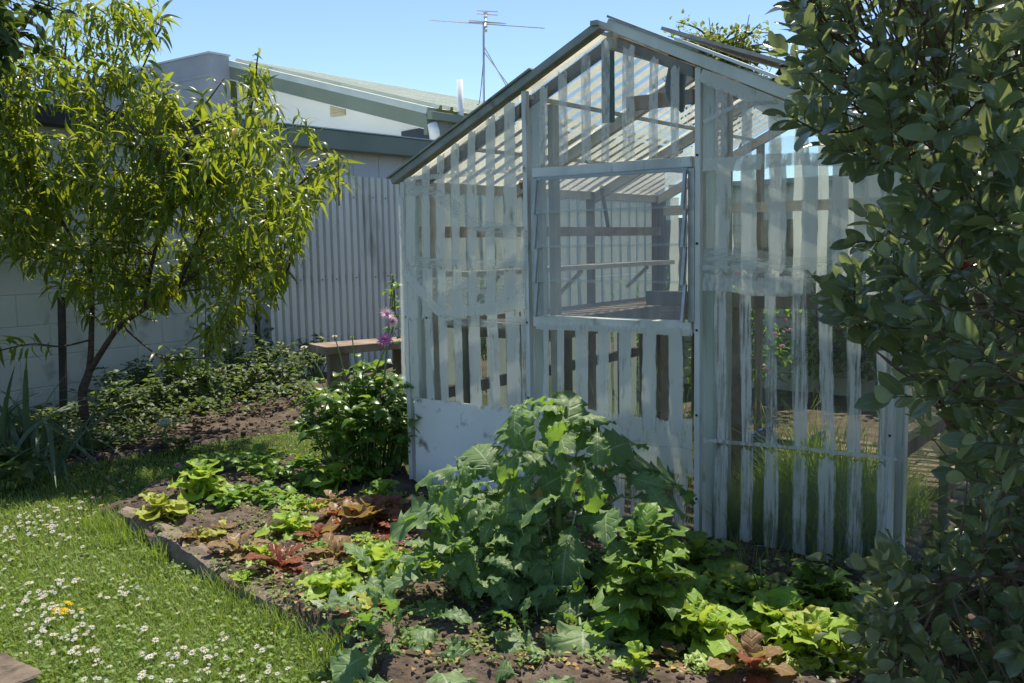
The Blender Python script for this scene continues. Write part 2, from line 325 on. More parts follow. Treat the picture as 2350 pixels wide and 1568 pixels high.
oval = lambda t: max(.03, math.sin(math.pi*t)**.55)
obov = lambda t: max(.05, (math.sin(math.pi*t**1.25))**.6*(.55+.5*t))
ovate = lambda t: max(.02, math.sin(math.pi*t**.65)**.75)
fan = lambda t: max(.10, (.16+.84*t**1.1)*(1 if t < .86 else math.sqrt(max(.02, 1-((t-.86)/.16)**2))))
def frames(p, x, n, s):
    """(k,4,4) matrices from points, axis directions, up hints and scales"""
    p, x, n = (np.atleast_2d(np.asarray(q, float)) for q in (p, x, n)); s = np.broadcast_to(np.asarray(s, float), (len(p),))
    x = x/np.linalg.norm(x, axis=1)[:, None]; y = np.cross(n, x); y /= np.linalg.norm(y, axis=1)[:, None]+1e-9; z = np.cross(x, y)
    m = np.zeros((len(p), 4, 4)); m[:, :3, 0] = x*s[:, None]; m[:, :3, 1] = y*s[:, None]; m[:, :3, 2] = z*s[:, None]; m[:, :3, 3] = p; m[:, 3, 3] = 1
    return m
def foliage(parent, variants, mats, mat, nparts=0, name='leaf', rest='foliage'):
    """the nearest nparts leaves as objects sharing meshes, the rest as one mass"""
    mats = np.asarray(mats); o = ORG[parent]
    d = np.linalg.norm(mats[:, :3, 3]-CAM, axis=1); order = np.argsort(d)
    # prefer the leaves inside the picture
    vis = []
    for i in order:
        x, y = px(mats[i, :3, 3]); vis.append(0 if (-20 < x < W+20 and -20 < y < H+20) else 1)
    order = order[np.argsort(np.array(vis), kind='stable')]
    k = len(variants); vi = np.arange(len(mats)) % k
    if nparts:
        ms = [mesh(name, v[0], [tuple(int(q) for q in f) for f in v[1]], mat, None, True, v[2]) for v in variants]
        for i in order[:nparts]:
            ob = bpy.data.objects.new(name, ms[vi[i]]); T = mats[i].copy(); T[:3, 3] -= o
            ob.matrix_basis = Matrix(T.tolist()); link(ob, parent)
    rs = order[nparts:]
    if len(rs):
        Vs, Fs, ac, al, n = [], [], [], [], 0
        for j, v in enumerate(variants):
            sel = rs[vi[rs] == j]
            if not len(sel): continue
            hv = np.concatenate([v[0], np.ones((len(v[0]), 1))], 1)
            P = np.einsum('kij,vj->kvi', mats[sel], hv)[:, :, :3]; m = len(v[0])
            Fk = (v[1][None]+(np.arange(len(sel))*m)[:, None, None]).reshape(-1, 4)+n
            Vs.append(P.reshape(-1, 3)); Fs.append(Fk); n += len(sel)*m
            ac += list(v[2]['across'])*len(sel); al += list(v[2]['along'])*len(sel)
        mo(rest, np.concatenate(Vs), np.concatenate(Fs), mat, parent, kind='stuff', smooth=True, attr={'across': ac, 'along': al})
def runit(n): v = nr.normal(size=(n, 3)); return v/np.linalg.norm(v, axis=1)[:, None]
def inpoly(p, poly):
    x, y = p; c = False; j = len(poly)-1
    for i in range(len(poly)):
        xi, yi = poly[i]; xj, yj = poly[j]
        if (yi > y) != (yj > y) and x < (xj-xi)*(y-yi)/(yj-yi)+xi: c = not c
        j = i
    return c

# ================================================================== setting
def vnoise(x, y, s, seed=0):
    """smooth value noise on arrays"""
    x = np.asarray(x)*s+100; y = np.asarray(y)*s+100; xi = np.floor(x).astype(int); yi = np.floor(y).astype(int); fx = x-xi; fy = y-yi
    h = lambda a, b: np.modf(np.abs(np.sin(a*127.1+b*311.7+seed*74.7)*43758.5453))[0]
    fx = fx*fx*(3-2*fx); fy = fy*fy*(3-2*fy)
    return (h(xi, yi)*(1-fx)+h(xi+1, yi)*fx)*(1-fy)+(h(xi, yi+1)*(1-fx)+h(xi+1, yi+1)*fx)*fy
mo('lawn', [(-150, -60, 0), (150, -60, 0), (150, 300, 0), (-150, 300, 0)], [(0, 1, 2, 3)], M['ground'], kind='structure', org=(0, 0, 0))
g2 = lambda *q: tuple(gp(*q)[:2])
BED = [g2(262, 1196), g2(345, 1150), g2(470, 1098), g2(700, 1078), g2(930, 1098), tuple((G0+A*.02)[:2]), tuple((G0+A*GW)[:2]), (3.2, 3.0), (3.2, 1.4), (-.2, 1.6), g2(880, 1640), g2(792, 1498), g2(500, 1345)]
BACKBED = [tuple((W0+B*s_+A*.03)[:2]) for s_ in (-2.2, 7.)]+[tuple((W0+B*6+A*2.2)[:2]), g2(930, 960), g2(720, 985), g2(560, 1005), g2(380, 1035), g2(250, 1058), g2(-60, 1100), g2(-700, 1120)]
FLOOR = [tuple((G0+A*a+B*b)[:2]) for a, b in ((.03, .03), (GW-.03, .03), (GW-.03, GD+2.5), (.03, GD+2.5))]
def bed_h(x, y): return .035+.05*vnoise(x, y, 3, 1)+.035*vnoise(x, y, 9, 2)+.022*vnoise(x, y, 24, 3)
def bed(name, poly, res, hf, mat):
    P = np.array(poly); x0, y0 = P.min(0); x1, y1 = P.max(0); nx = int((x1-x0)/res)+1; ny = int((y1-y0)/res)+1
    X, Y = np.meshgrid(np.linspace(x0, x1, nx), np.linspace(y0, y1, ny)); ins = np.zeros(X.shape, bool)
    j = len(poly)-1
    for i in range(len(poly)):
        (xi, yi), (xj, yj) = poly[i], poly[j]
        c = ((yi > Y) != (yj > Y)) & (X < (xj-xi)*(Y-yi)/(yj-yi+1e-12)+xi); ins ^= c; j = i
    Zv = np.where(ins, hf(X, Y), -.03); idx = np.arange(nx*ny).reshape(ny, nx)
    keep = ins[:-1, :-1] | ins[1:, :-1] | ins[:-1, 1:] | ins[1:, 1:]
    Q = np.stack([idx[:-1, :-1], idx[:-1, 1:], idx[1:, 1:], idx[1:, :-1]], -1)[keep]
    us = np.unique(Q); mp = -np.ones(nx*ny, int); mp[us] = np.arange(len(us))
    V = np.stack([X.ravel(), Y.ravel(), Zv.ravel()], 1)[us]
    return mo(name, V, mp[Q], mat, kind='structure', smooth=True, org=(0, 0, 0))
bed('garden_bed', BED, .028, bed_h, M['soil'])
bed('back_garden_bed', BACKBED, .04, lambda x, y: .006+.03*vnoise(x, y, 4, 5)+.012*vnoise(x, y, 14, 6), M['soil'])
bed('greenhouse_floor', FLOOR, .1, lambda x, y: .01+.03*vnoise(x, y, 4, 8), M['soil'])
# loose clods
def lump(seed):
    q = np.random.default_rng(seed); t = (1+5**.5)/2
    V = np.array([(-1, t, 0), (1, t, 0), (-1, -t, 0), (1, -t, 0), (0, -1, t), (0, 1, t), (0, -1, -t), (0, 1, -t), (t, 0, -1), (t, 0, 1), (-t, 0, -1), (-t, 0, 1)], float)/1.9
    V *= (1+q.uniform(-.3, .3, (12, 1))); V *= np.array([1, q.uniform(.6, 1), q.uniform(.5, .8)])
    Fc = [(0, 11, 5), (0, 5, 1), (0, 1, 7), (0, 7, 10), (0, 10, 11), (1, 5, 9), (5, 11, 4), (11, 10, 2), (10, 7, 6), (7, 1, 8), (3, 9, 4), (3, 4, 2), (3, 2, 6), (3, 6, 8), (3, 8, 9), (4, 9, 5), (2, 4, 11), (6, 2, 10), (8, 6, 7), (9, 8, 1)]
    return V, np.array(Fc)
def scatter_lumps(name, poly, n, hf, label, cat, lo, hi):
    P = np.array(poly); x0, y0 = P.min(0); x1, y1 = P.max(0); pts = []
    while len(pts) < n:
        p = (nr.uniform(x0, x1), nr.uniform(y0, y1))
        if inpoly(p, poly) and p[1] < 8.5: pts.append(p)
    Vs, Fs, k = [], [], 0; ls = [lump(i) for i in range(8)]
    for i, p in enumerate(pts):
        V, Fc = ls[i % 8]; s = lo+(hi-lo)*nr.random()**4; a = nr.uniform(0, 6.28); c, s_ = math.cos(a), math.sin(a)
        Q = V*s; Q = np.stack([Q[:, 0]*c-Q[:, 1]*s_, Q[:, 0]*s_+Q[:, 1]*c, Q[:, 2]], 1)+np.array([p[0], p[1], float(hf(np.array(p[0]), np.array(p[1])))+s*.2])
        Vs.append(Q); Fs.append(Fc+k); k += 12
    mo(name, np.concatenate(Vs), np.concatenate(Fs), M['clod'], label=label, cat=cat, kind='stuff', org=(0, 0, 0))
scatter_lumps('soil_clods', BED, 12000, bed_h, 'crumbly brown clods lying over the vegetable bed', 'soil', .003, .017)
scatter_lumps('bark_crumbs', BACKBED, 2500, lambda x, y: .03+0*x, 'dry crumbs of soil and bark on the bed by the wall', 'soil', .008, .03)

# ================================================================== the neighbour's garage: painted block wall, spouting, drainpipe
sW = lambda s, z=0., a=0.: W0+B*s+A*a+Z*z
S0, S1, GUT = -3.6, 1.66, 2.33
gar = thing('garage', 'cream painted block garage with black spouting behind the peach tree', 'garage', sW(-1, 0, -.1))
wl = mo('wall', *box(sW(S0, -.02, -.22), B*(S1-S0), A*.2165, Z*(GUT+.02)), M['mortar'], gar)
bl = mesh('block', *box((.003, 0, .003), (.494, 0, 0), (0, .03, 0), (0, 0, .244)), M['block'])
blh = mesh('block', *box((.003, 0, .003), (.244, 0, 0), (0, .03, 0), (0, 0, .244)), M['block'])
rotB = Matrix(((B[0], -B[1], 0), (B[1], B[0], 0), (0, 0, 1))).to_4x4()
nrow = 0
for k in range(10):
    z0 = .01+k*.25
    if z0+.25 > GUT+.2: break
    s = S1-.5 if k % 2 == 0 else S1-.25
    first = True
    while s > S0-.2:
        ms = blh if (first and k % 2) else bl
        ob = bpy.data.objects.new('block', ms); p = sW(s, z0, .0)-ORG[gar]
        T = rotB.copy(); T.translation = Vector(p); ob.matrix_basis = T
        # keep the block's face on the wall plane: local y runs away from the viewer
        link(ob, wl); b_ = ob.modifiers.new('bevel', 'BEVEL'); b_.width = .004; b_.segments = 1
        s -= .5; first = False
    nrow += 1
mo('fascia', *box(sW(S0, GUT, -.1), B*(S1-.28-S0), A*.22, Z*.155), M['black'], gar, bevel=.012)
mo('gutter_lip', *box(sW(S0, GUT+.157, -.04), B*(S1-.28-S0), A*.19, Z*.012), M['flash'], gar)
mo('roof', *box(sW(S0, GUT+.13, -5.), B*(S1-.3-S0), A*4.9, Z*.03), M['render'], gar)
pp = vp(553, 800, sW(0, 0, .07), B); pb = pp*np.array([1, 1, 0])
dpipe = mo('drainpipe', *tube([pb+Z*.02, pb+Z*.8, pb+Z*1.6, pb+Z*(GUT+.02)], .043, 14), M['pipe'], gar, smooth=True)
zb = vp(553, 741, sW(0, 0, .07), B)[2]
mo('bracket', *tube([pb+Z*(zb-.012), pb+Z*(zb+.012)], .05, 14), M['pipe'], dpipe)
mo('bracket_arm', *beam(pb+Z*zb-A*.01, pb+Z*zb-A*.075-B*.04, .02, .02), M['pipe'], dpipe)

# ================================================================== corrugated iron fence
fen = thing('iron_fence', 'grey corrugated iron fence standing left of the greenhouse', 'fence', sW(2.0, 0, 0))
mo('post', *box(sW(S1+.045, 0, -.06), B*.135, A*.09, Z*2.12), M['post'], fen, bevel=.006)
FS = S1+.185
prof = [(0, 0), (.058, 0), (.066, -.045), (.089, -.045), (.097, 0)]
def sheet(s, n, z1, mat=M['iron']):
    pts = []
    for k in range(n):
        pts += [(k*.097+a, b) for a, b in prof[:-1]]
    pts.append((n*.097, 0)); V = []; z0 = .02
    for zz in (z0, z1):
        for d in (0, -.0012):
            for a, b in pts: V.append(sW(s+a, zz, b+d))
    m = len(pts); Fc = [(i, i+1, 2*m+i+1, 2*m+i) for i in range(m-1)]+[(m+i+1, m+i, 3*m+i, 3*m+i+1) for i in range(m-1)]+[(2*m+i, 2*m+i+1, 3*m+i+1, 3*m+i) for i in range(m-1)]
    return np.array(V), Fc
scr = mesh('screw', *tube([(0, 0, 0), (0, 0, .006)], .009, 8), M['post'])
q = Vector(A).to_track_quat('Z', 'Y').to_matrix().to_4x4()
for k in range(11):
    s = FS+k*.776
    sh = mo('sheet', *sheet(s, 8, 2.09+.012*rnd.uniform(-1, 1)), M['iron'], fen)
    if k < 5:
        for z_ in (1.0, 1.86):
            for j in (1, 4, 7):
                ob = bpy.data.objects.new('screw', scr); T = q.copy(); T.translation = Vector(sW(s+j*.097+.026, z_+rnd.uniform(-.008, .008), .0005)-ORG[fen]); ob.matrix_basis = T; link(ob, sh)
for z_ in (.35, 1.0, 1.86): mo('rail', *box(sW(FS, z_-.04, -.1), B*8.5, A*.07, Z*.08), M['timber'], fen)

# ================================================================== the neighbour's house behind the fence
hs = thing('house', 'white house with sage green fascia and pale iron roof behind the fence', 'house', sW(4, 0, -3))
# low wing under the long fascia
mo('wing_wall', *box(sW(S1-.02, 0, -.45), B*9, A*.2, Z*2.4), M['panel'], hs)
for k in range(16):
    mo('panel', *box(sW(S1+.02+k*.40, 1.2, -.2485), B*.388, A*.006, Z*1.16), M['panel'], hs)
fa = mo('fascia', *box(sW(S1-.26, 2.355, -.12), B*3.6, A*.13, Z*.2), M['green'], hs, bevel=.01)
mo('gutter_lip', *box(sW(S1-.26, 2.557, -.06), B*3.6, A*.085, Z*.012), M['flash'], fa)
mo('wing_roof', *box(sW(S1-.2, 2.5, -4.5), B*3.5, A*4.36, Z*.03), M['roof'], hs)
# tall gable end facing us, its ridge running away to the right
gp0 = vp(1075, 330, W0, B)-A*.3
GPt = lambda x, y: vp(x, y, gp0, A)
e1, a1 = GPt(982, 246), GPt(525, 139)
dr = (e1-a1)/np.linalg.norm(e1-a1); nd = np.cross(dr, B); nd = nd if nd[2] < 0 else -nd
gw = [a1+nd*.16-A*0, e1+nd*.20, GPt(990, 300)*np.array([1, 1, 0])+Z*1.0, a1*np.array([1, 1, 0])+Z*1.0]
mo('gable_wall', [p+B*.15 for p in gw]+[p+B*.3 for p in gw], [(3, 2, 1, 0), (4, 5, 6, 7), (0, 1, 5, 4), (1, 2, 6, 5), (2, 3, 7, 6), (3, 0, 4, 7)], M['white'], hs)
mo('barge_board', *box(a1+nd*.075, dr*np.linalg.norm(e1-a1), nd*.20, B*.05), M['green'], hs, bevel=.006)
mo('barge_flashing', *box(a1-B*.012, dr*np.linalg.norm(e1-a1), nd*.085, B*.16), M['flash'], hs)
mo('soffit', *box(a1+nd*.26, dr*np.linalg.norm(e1-a1), nd*.02, B*.16), M['white'], hs)
mo('eave_fascia', *box(e1+nd*.10-A*.04-B*.02, B*7, A*.06, -Z*.25), M['green'], hs, bevel=.006)
mo('gutter', *box(e1+nd*.06+A*.022-B*.03, B*7, A*.09, -Z*.1), M['green'], hs, bevel=.01)
slope = a1-e1
for k in range(8):                                      # ribbed roof sheets, ribs down the slope
    V, Fc = [], []
    pr = []
    for j in range(4): pr += [(j*.22, 0), (j*.22+.15, 0), (j*.22+.165, .05), (j*.22+.205, .05)]
    pr.append((.88, 0)); m_ = len(pr)
    for base in (e1+dr*.05, a1-dr*.05):
        for b_, h_ in pr: V.append(base+B*(k*.88+b_)-nd*(.002+h_))
    mo('roof_sheet', V, [(i, i+1, m_+i+1, m_+i) for i in range(m_-1)], M['roof'], hs)
mo('roof_back', *box(a1+nd*.01, B*7, -A*4-Z*.9, nd*.03), M['roof'], hs)
v0 = GPt(755, 233); v1 = GPt(775, 262)
vt = mo('wall_vent', *box(v1*np.array([1, 1, 0])+Z*v1[2]-A*.28+B*.115, A*.28, B*.03, Z*(v0[2]-v1[2])), M['vent'], hs)
for k in range(5): mo('vent_slat', *box(v1-A*.26+B*.103+Z*(.02+k*.034), A*.24, B*.012, Z*.02), M['vent'], vt)
w1 = GPt(569, 227)
mo('small_window', *box(w1-A*.12+B*.12, A*.15, B*.02, Z*.16), M['frame'], hs); mo('pane', *box(w1-A*.105+B*.115, A*.12, B*.012, Z*.13), M['dark'], hs)
mo('soffit_opening_shade', *box(GPt(905, 300)+B*.13, GPt(985, 285)-GPt(905, 300), B*.02, -Z*.3), M['dark'], hs)  # dark sheet painted in for the shade of the soffit opening
mo('downpipe', *tube([GPt(985, 285)+B*.05, GPt(990, 300)+B*.05, GPt(994, 330)+B*.05], .07, 10), M['white'], hs, smooth=True)
mo('side_wall', *box(e1*np.array([1, 1, 0])-A*.3+B*.3, B*6.5, A*.1, Z*(e1[2]-.3)), M['panel'], hs)
fl = vp(1055, 285, sW(0, 0, -.6), B); ft = vp(1055, 183, sW(0, 0, -.6), B)
fl[:2] = ft[:2]
mo('flue', *tube([fl*np.array([1, 1, 0])+Z*2.5, ft], .04, 14), M['white'], hs, smooth=True)
# parapet wall at the left
c1 = GPt(525, 126); c0 = vp(480, 119, c1, B); c0 = c1+B*((c0-c1)@B); th = np.linalg.norm(c1-c0)
par = thing('parapet_wall', 'tall blue grey rendered parapet wall rising behind the garage', 'wall', c0*np.array([1, 1, 0]))
mo('wall', *box(c0*np.array([1, 1, 0])-A*9, A*9, B*th, Z*(c0[2]-.03)), M['render'], par)
mo('cap', *box(c0-A*9.02-B*.02-Z*.028, A*9.04, B*(th+.04), Z*.028), M['flash'], par)
mo('lower_band', *box(c0-A*9-B*.012-Z*.36, A*9, B*.012, Z*.05), M['render'], par)
# aerial
am = GPt(1109, 240); am = am+ray(1109, 240)*1.2
D_ = am[1]; apx = lambda x, y: dp(x, y, D_)
ant = thing('television_aerial', 'grey television aerial on a thin mast above the pale roof', 'aerial', am)
mo('mast', *tube([am-Z*.35, apx(1110, 52)], .016, 8), M['ant'], ant, smooth=True)
bm = mo('boom', *tube([apx(1116, 30)+np.array([0, .3, 0]), apx(1114, 72)-np.array([0, .25, 0])], .02, 8), M['ant'], ant)
for i, (xa, ya, xb, yb) in enumerate(((985, 47, 1250, 65), (1075, 51, 1162, 54), (1076, 47, 1160, 54), (1094, 25, 1143, 27), (1094, 32, 1143, 35))):
    mo('element', *tube([apx(xa, ya), apx(xb, yb)], .007, 6), M['ant'], ant)
for k in range(5): mo('clamp', *box(apx(1115, 32+k*10)-np.array([.03, .02, .01]), (.05, 0, 0), (0, .05, 0), (0, 0, .03)), M['ant'], bm)
for dx in (0, 6): mo('stay', *tube([apx(1111, 108+dx*2), apx(1162+dx, 198)], .008, 6), M['ant'], ant)
mo('cable', *tube(spline([apx(1110, 120), apx(1106, 180), apx(1100, 235), apx(1094, 240)]), .005, 5), M['black'], ant)

# ================================================================== greenhouse
gh = thing('greenhouse', 'old gabled greenhouse with white painted stripes on its dusty glass', 'greenhouse', G0+A*GW/2)
def fp(u, z, o=0.): return G0+A*u-B*o+Z*z                # a point of the front face, o towards us
def fpx(x, y, o=0.):                                    # pixel -> (u, z) on the front face
    p = vp(x, y, G0-B*o, A); return (p-G0)@A, p[2]
rk = lambda u: GE+(GA-GE)*(1-abs(u-GW/2)/(GW/2))
T1, T2 = .326*GW, .676*GW
ff = mo('front_frame', *box(fp(0, .0, .0)+B*.02, A*GW, B*.05, Z*.07), M['frame'], gh, bevel=.004)
for u, w_ in ((.03, .055), (T1, .062), (T2, .062), (GW-.03, .06)):
    po = mo('post', *box(fp(u-w_/2, 0.01, -.068), A*w_, B*.045, Z*(rk(u)-.06)), M['frame'], gh, bevel=.004)
    mo('cover_strip', *box(fp(u-.017, .02, .012), A*.026, B*.03, Z*(rk(u)-.05)), M['frame'], po, bevel=.003)
    for k in range(5): mo('nail', *tube([fp(u-.004, .25+k*.36, .0135), fp(u-.004, .25+k*.36, .0165)], .0055, 6), M['stake'], po)
    mo('stud', *box(fp(u+w_/2+.006-(.0 if u < GW-.1 else .11), .02, -.12), A*.035, B*.05, Z*(rk(u+.04)-.12)), M['pale'], gh, bevel=.003)
slL = np.array([GW/2, GA-GE]); slL = slL/np.linalg.norm(slL)
dL = A*slL[0]+Z*slL[1]; dR = A*slL[0]-Z*slL[1]; nL = -A*slL[1]+Z*slL[0]; nR = A*slL[1]+Z*slL[0]
LEN = math.hypot(GW/2, GA-GE)
OV = .035
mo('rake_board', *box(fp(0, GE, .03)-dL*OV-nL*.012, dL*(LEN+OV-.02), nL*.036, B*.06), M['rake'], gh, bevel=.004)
mo('rake_board', *box(fp(GW/2, GA, .03)+dR*.02-nR*.022, dR*(LEN+OV), nR*.046, B*.06), M['frame'], gh, bevel=.004)
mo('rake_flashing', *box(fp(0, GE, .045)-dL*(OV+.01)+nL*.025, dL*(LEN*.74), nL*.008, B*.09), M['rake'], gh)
mo('rake_flashing', *box(fp(GW/2, GA, .045)+dR*.02+nR*.0255, dR*(LEN*.34), nR*.01, B*.1), M['rake'], gh)
mo('rake_flashing', *box(fp(GW/2, GA, .055)+dR*(LEN*.27)+nR*.0365, dR*(LEN*.8), nR*.012, B*.14), M['white'], gh)
for sgn, d_ in ((-1, -dL), (1, dR)):
    mo('inner_rafter', *box(fp(GW/2, GA, -.06)+d_*.03-Z*.085, d_*(LEN-.05), B*.04, Z*.05), M['timber'], gh)
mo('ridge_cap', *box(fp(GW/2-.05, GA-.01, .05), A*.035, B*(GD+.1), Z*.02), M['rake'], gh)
# transom above the louvres, sill below, lap lines
uA, zA = fpx(1228, 398); uB, zB = fpx(1588, 373); ZT = (zA+zB)/2
uA, zC = fpx(1228, 738); uB, zD = fpx(1588, 746); ZS = (zC+zD)/2
mo('transom', *box(fp(T1+.031, ZT-.02, .004), A*(T2-T1-.062), B*.06, Z*.045), M['frame'], gh, bevel=.004)
mo('sill', *box(fp(T1+.031, ZS-.03, .012), A*(T2-T1-.062), B*.07, Z*.05), M['frame'], gh, bevel=.004)
# glass of the front: three bays, split at the lap lines
def pane_poly(us, zs_, o=.0, mat='glass', name='glass_pane'):
    P = [fp(u, z, o) for u, z in zip(us, zs_)]; n = len(P); Q = [p+B*.003 for p in P]
    Fc = [tuple(range(n)), tuple(range(2*n-1, n-1, -1))]+[(i, i+n, (i+1) % n+n, (i+1) % n) for i in range(n)]
    return mo(name, P+Q, Fc, M[mat], gh)
z1 = fpx(1060, 607)[1]; z2 = fpx(1060, 402)[1]; zp = fpx(1000, 918)[1]
b0, b1 = .06, T1-.033
pane_poly([b0, b1, b1, b0], [zp, zp, z1, z1]); pane_poly([b0, b1, b1, b0], [z1+.001, z1+.001, z2, z2], .006)
pane_poly([b0, b1, b1, b0], [z2+.001, z2+.001, rk(b1)-.03, rk(b0)-.03], .01)
lowp = mo('lower_panel', *box(fp(b0, .05, .004), A*(b1-b0), B*.008, Z*(zp-.05)), M['solid'], gh)
zq = fpx(1400, 1000)[1]
b2, b3 = T1+.033, T2-.033
pane_poly([b2, b3, b3, b2], [zq-.02, zq-.02, ZS-.03, ZS-.03]); pane_poly([b2, b3, b3, b2], [.07, .07, zq-.0215, zq-.0215], .004)
pane_poly([b2, b3, b3, GW/2+.0, b2], [ZT+.03, ZT+.03, rk(b3)-.03, GA-.05, rk(b2)-.03])
b4, b5 = T2+.033, GW-.06
zr1 = fpx(1720, 628)[1]; zr2 = fpx(1720, 1010)[1]; zr3 = fpx(1720, 385)[1]
pane_poly([b4, b5, b5, b4], [.03, .03, zr2, zr2], .0); pane_poly([b4, b5, b5, b4], [zr2+.001, zr2+.001, zr1, zr1], .005)
pane_poly([b4, b5, b5, b4], [zr1+.001, zr1+.001, zr3, zr3], .009); pane_poly([b4, b5, b5, b4], [zr3+.001, zr3+.001, rk(b5)-.03, rk(b4)-.03], .013)
# whitewash stripes, each brushed by hand
def stripe(x0, y0, x1, y1, wpx, mat='wash', o=.018, wob=1., name='paint_stripe', parent=None):
    (ua, za), (ub, zb_) = fpx(x0, y0, o), fpx(x1, y1, o); wu = abs(fpx(x0+wpx, y0, o)[0]-fpx(x0, y0, o)[0])/2
    n = max(6, int(abs(za-zb_)/.035)); V, ac = [], []; ph = rnd.uniform(0, 9)
    for i in range(n+1):
        t = i/n; u = ua+(ub-ua)*t; z = za+(zb_-za)*t
        j1 = (vnoise(np.array(z+ph), np.array(0.3), 3)-.5)*.4*wu*wob+(vnoise(np.array(z+ph), np.array(1.3), 60)-.5)*.16*wu*wob
        j2 = (vnoise(np.array(z+ph), np.array(2.3), 3)-.5)*.4*wu*wob+(vnoise(np.array(z+ph), np.array(3.3), 60)-.5)*.16*wu*wob
        top = rk(u)-.035
        for k, f in enumerate((-1, -.5, 0, .5, 1)):
            uu = u+f*(wu+(j1 if f < 0 else j2)); V.append(fp(uu, min(z+(.012*math.sin(ph*7+k*2.1) if i in (0, n) else 0), rk(uu)-.035), o)); ac.append(f)
    Fc = [(i*5+k, i*5+k+1, i*5+k+6, i*5+k+5) for i in range(n) for k in range(4)]
    return mo(name, V, Fc, M[mat], parent or gh, attr={'across': ac, 'along': [0]*len(V)})
K = 1/1.0638
S = lambda c, y0, y1, w, mat='wash', dx=0, **k: stripe(c*K, y0*K, (c+dx)*K, y1*K, w*K, mat, **k)
# left bay: tops follow the slope of the roof
for c, w in ((1003, 20), (1040, 19), (1075, 19), (1112, 20), (1152, 21), (1197, 21), (1244, 28)):
    yt = 447-(c-952)*.76+24
    S(c, max(yt, 160), 432-.08*(c-995), w, 'dry' if c < 1100 else 'wash')
    S(c, 438-.08*(c-995), 646+.03*(c-995), w+2, 'wash', o=.022); S(c+3, 652+.03*(c-995), 770-.1*(c-1100), w+4, 'wash', o=.014)
    S(c+5, 770-.1*(c-1100), 970+.14*(c-995), w+(6 if c > 1140 else 1), 'wash', dx=6, o=.014, wob=.8)
S(978, 480, 960, 12, 'wash', dx=10); S(1279, 560, 1000, 14, 'dry')
def band(pts, wpx, mat, o=.024, name='paint_smear'):
    V, ac = [], []; P = []
    for x, y in pts: P.append(fpx(x*K, y*K, o))
    Q = spline([(u, z, 0) for u, z in P], 8)[:, :2]; wz = abs(fpx(pts[0][0]*K, pts[0][1]*K, o)[1]-fpx(pts[0][0]*K, (pts[0][1]+wpx)*K, o)[1])/2
    ph = rnd.uniform(0, 9); m_ = len(Q)
    for i, (u, z) in enumerate(Q):
        t = Q[min(i+1, m_-1)]-Q[max(i-1, 0)]; t = t/np.linalg.norm(t); nn = np.array([-t[1], t[0]])
        for f in (-1, -.5, 0, .5, 1):
            q_ = np.array([u, z])+nn*f*wz*(.8+.5*float(vnoise(np.array(u+ph), np.array(f), 14))); V.append(fp(q_[0], min(q_[1], rk(q_[0])-.03), o)); ac.append(f)
    mo(name, V, [(i*5+k, i*5+k+1, i*5+k+6, i*5+k+5) for i in range(m_-1) for k in range(4)], M[mat], gh, attr={'across': ac, 'along': [0]*len(V)})
band([(990, 665), (1030, 715), (1075, 762), (1130, 762), (1200, 752), (1282, 738)], 26, 'wash')
band([(1010, 640), (1100, 644), (1200, 646), (1282, 650)], 26, 'smear'); band([(1000, 700), (1090, 705), (1282, 700)], 86, 'smear', .012)
band([(985, 455), (1060, 470), (1140, 535), (1200, 562), (1282, 566)], 34, 'smear'); band([(985, 437), (1100, 428), (1282, 413)], 10, 'thin'); band([(1080, 782), (1200, 790), (1282, 780)], 22, 'smear')
# gable above the louvres
for c, w in ((1327, 22), (1374, 23), (1431, 25), (1478, 23), (1534, 32), (1596, 24), (1648, 19)):
    S(c, 60+abs(c-1482)*(.76 if c < 1482 else .42)+34, 405-.07*(c-1300), w, 'thin')
# under the louvres
for c, w, yb in ((1333, 14, 985), (1369, 18, 990), (1420, 32, 1000), (1473, 26, 1010), (1527, 31, 1020), (1584, 33, 1030), (1648, 35, 1040)):
    S(c, 800, yb+20, w, 'wash', wob=.7)
band([(1308, 797), (1450, 803), (1690, 812)], 14, 'wash', .016)
band([(1305, 1012), (1450, 1035), (1690, 1065)], 62, 'wash', .016)
band([(1305, 1075), (1450, 1095), (1690, 1110)], 90, 'wash', .012)
for c, w in ((1340, 30), (1395, 34), (1450, 32), (1510, 34), (1560, 36), (1600, 34), (1660, 34)): S(c, 1120, 1330+.2*(c-1700), w, 'dry', o=.012)
# right bay
for c, w in ((1757, 32), (1817, 28), (1879, 32), (1948, 37), (2014, 36), (2081, 36), (2150, 26)):
    S(c, 664, 1072+.12*(c-1717), w, 'dry', dx=6, o=.026); S(c+5, 1084+.12*(c-1717), 1378+.2*(c-1717), w+2, 'dry', dx=-4, o=.014)
for c, w in ((1765, 38), (1830, 38), (1901, 42), (1977, 38), (2055, 38), (2130, 38)):
    S(c, 404-.05*(c-1717), 662, w, 'wash', dx=-4, o=.03)
for c, w in ((1760, 28), (1822, 27), (1890, 30), (1960, 32), (2040, 34)): S(c, 60+(c-1482)*.42+30, 385, w, 'thin', o=.026)
band([(1716, 402), (1790, 402), (1880, 392), (2000, 388), (2180, 380)], 32, 'wash', .032); band([(1716, 640), (1850, 650), (2000, 662), (2180, 670)], 60, 'smear', .034)
band([(1716, 1075), (1900, 1090), (2190, 1122)], 9, 'thin', .03); band([(1716, 300), (1800, 260), (1900, 250)], 10, 'thin', .03); band([(1716, 170), (1800, 215), (1900, 265), (2050, 330)], 46, 'wash', .03)
band([(1716, 690), (1850, 700), (1960, 700)], 40, 'thin', .034)
band([(1700, 1360), (1950, 1405), (2190, 1450)], 20, 'dry', .03)
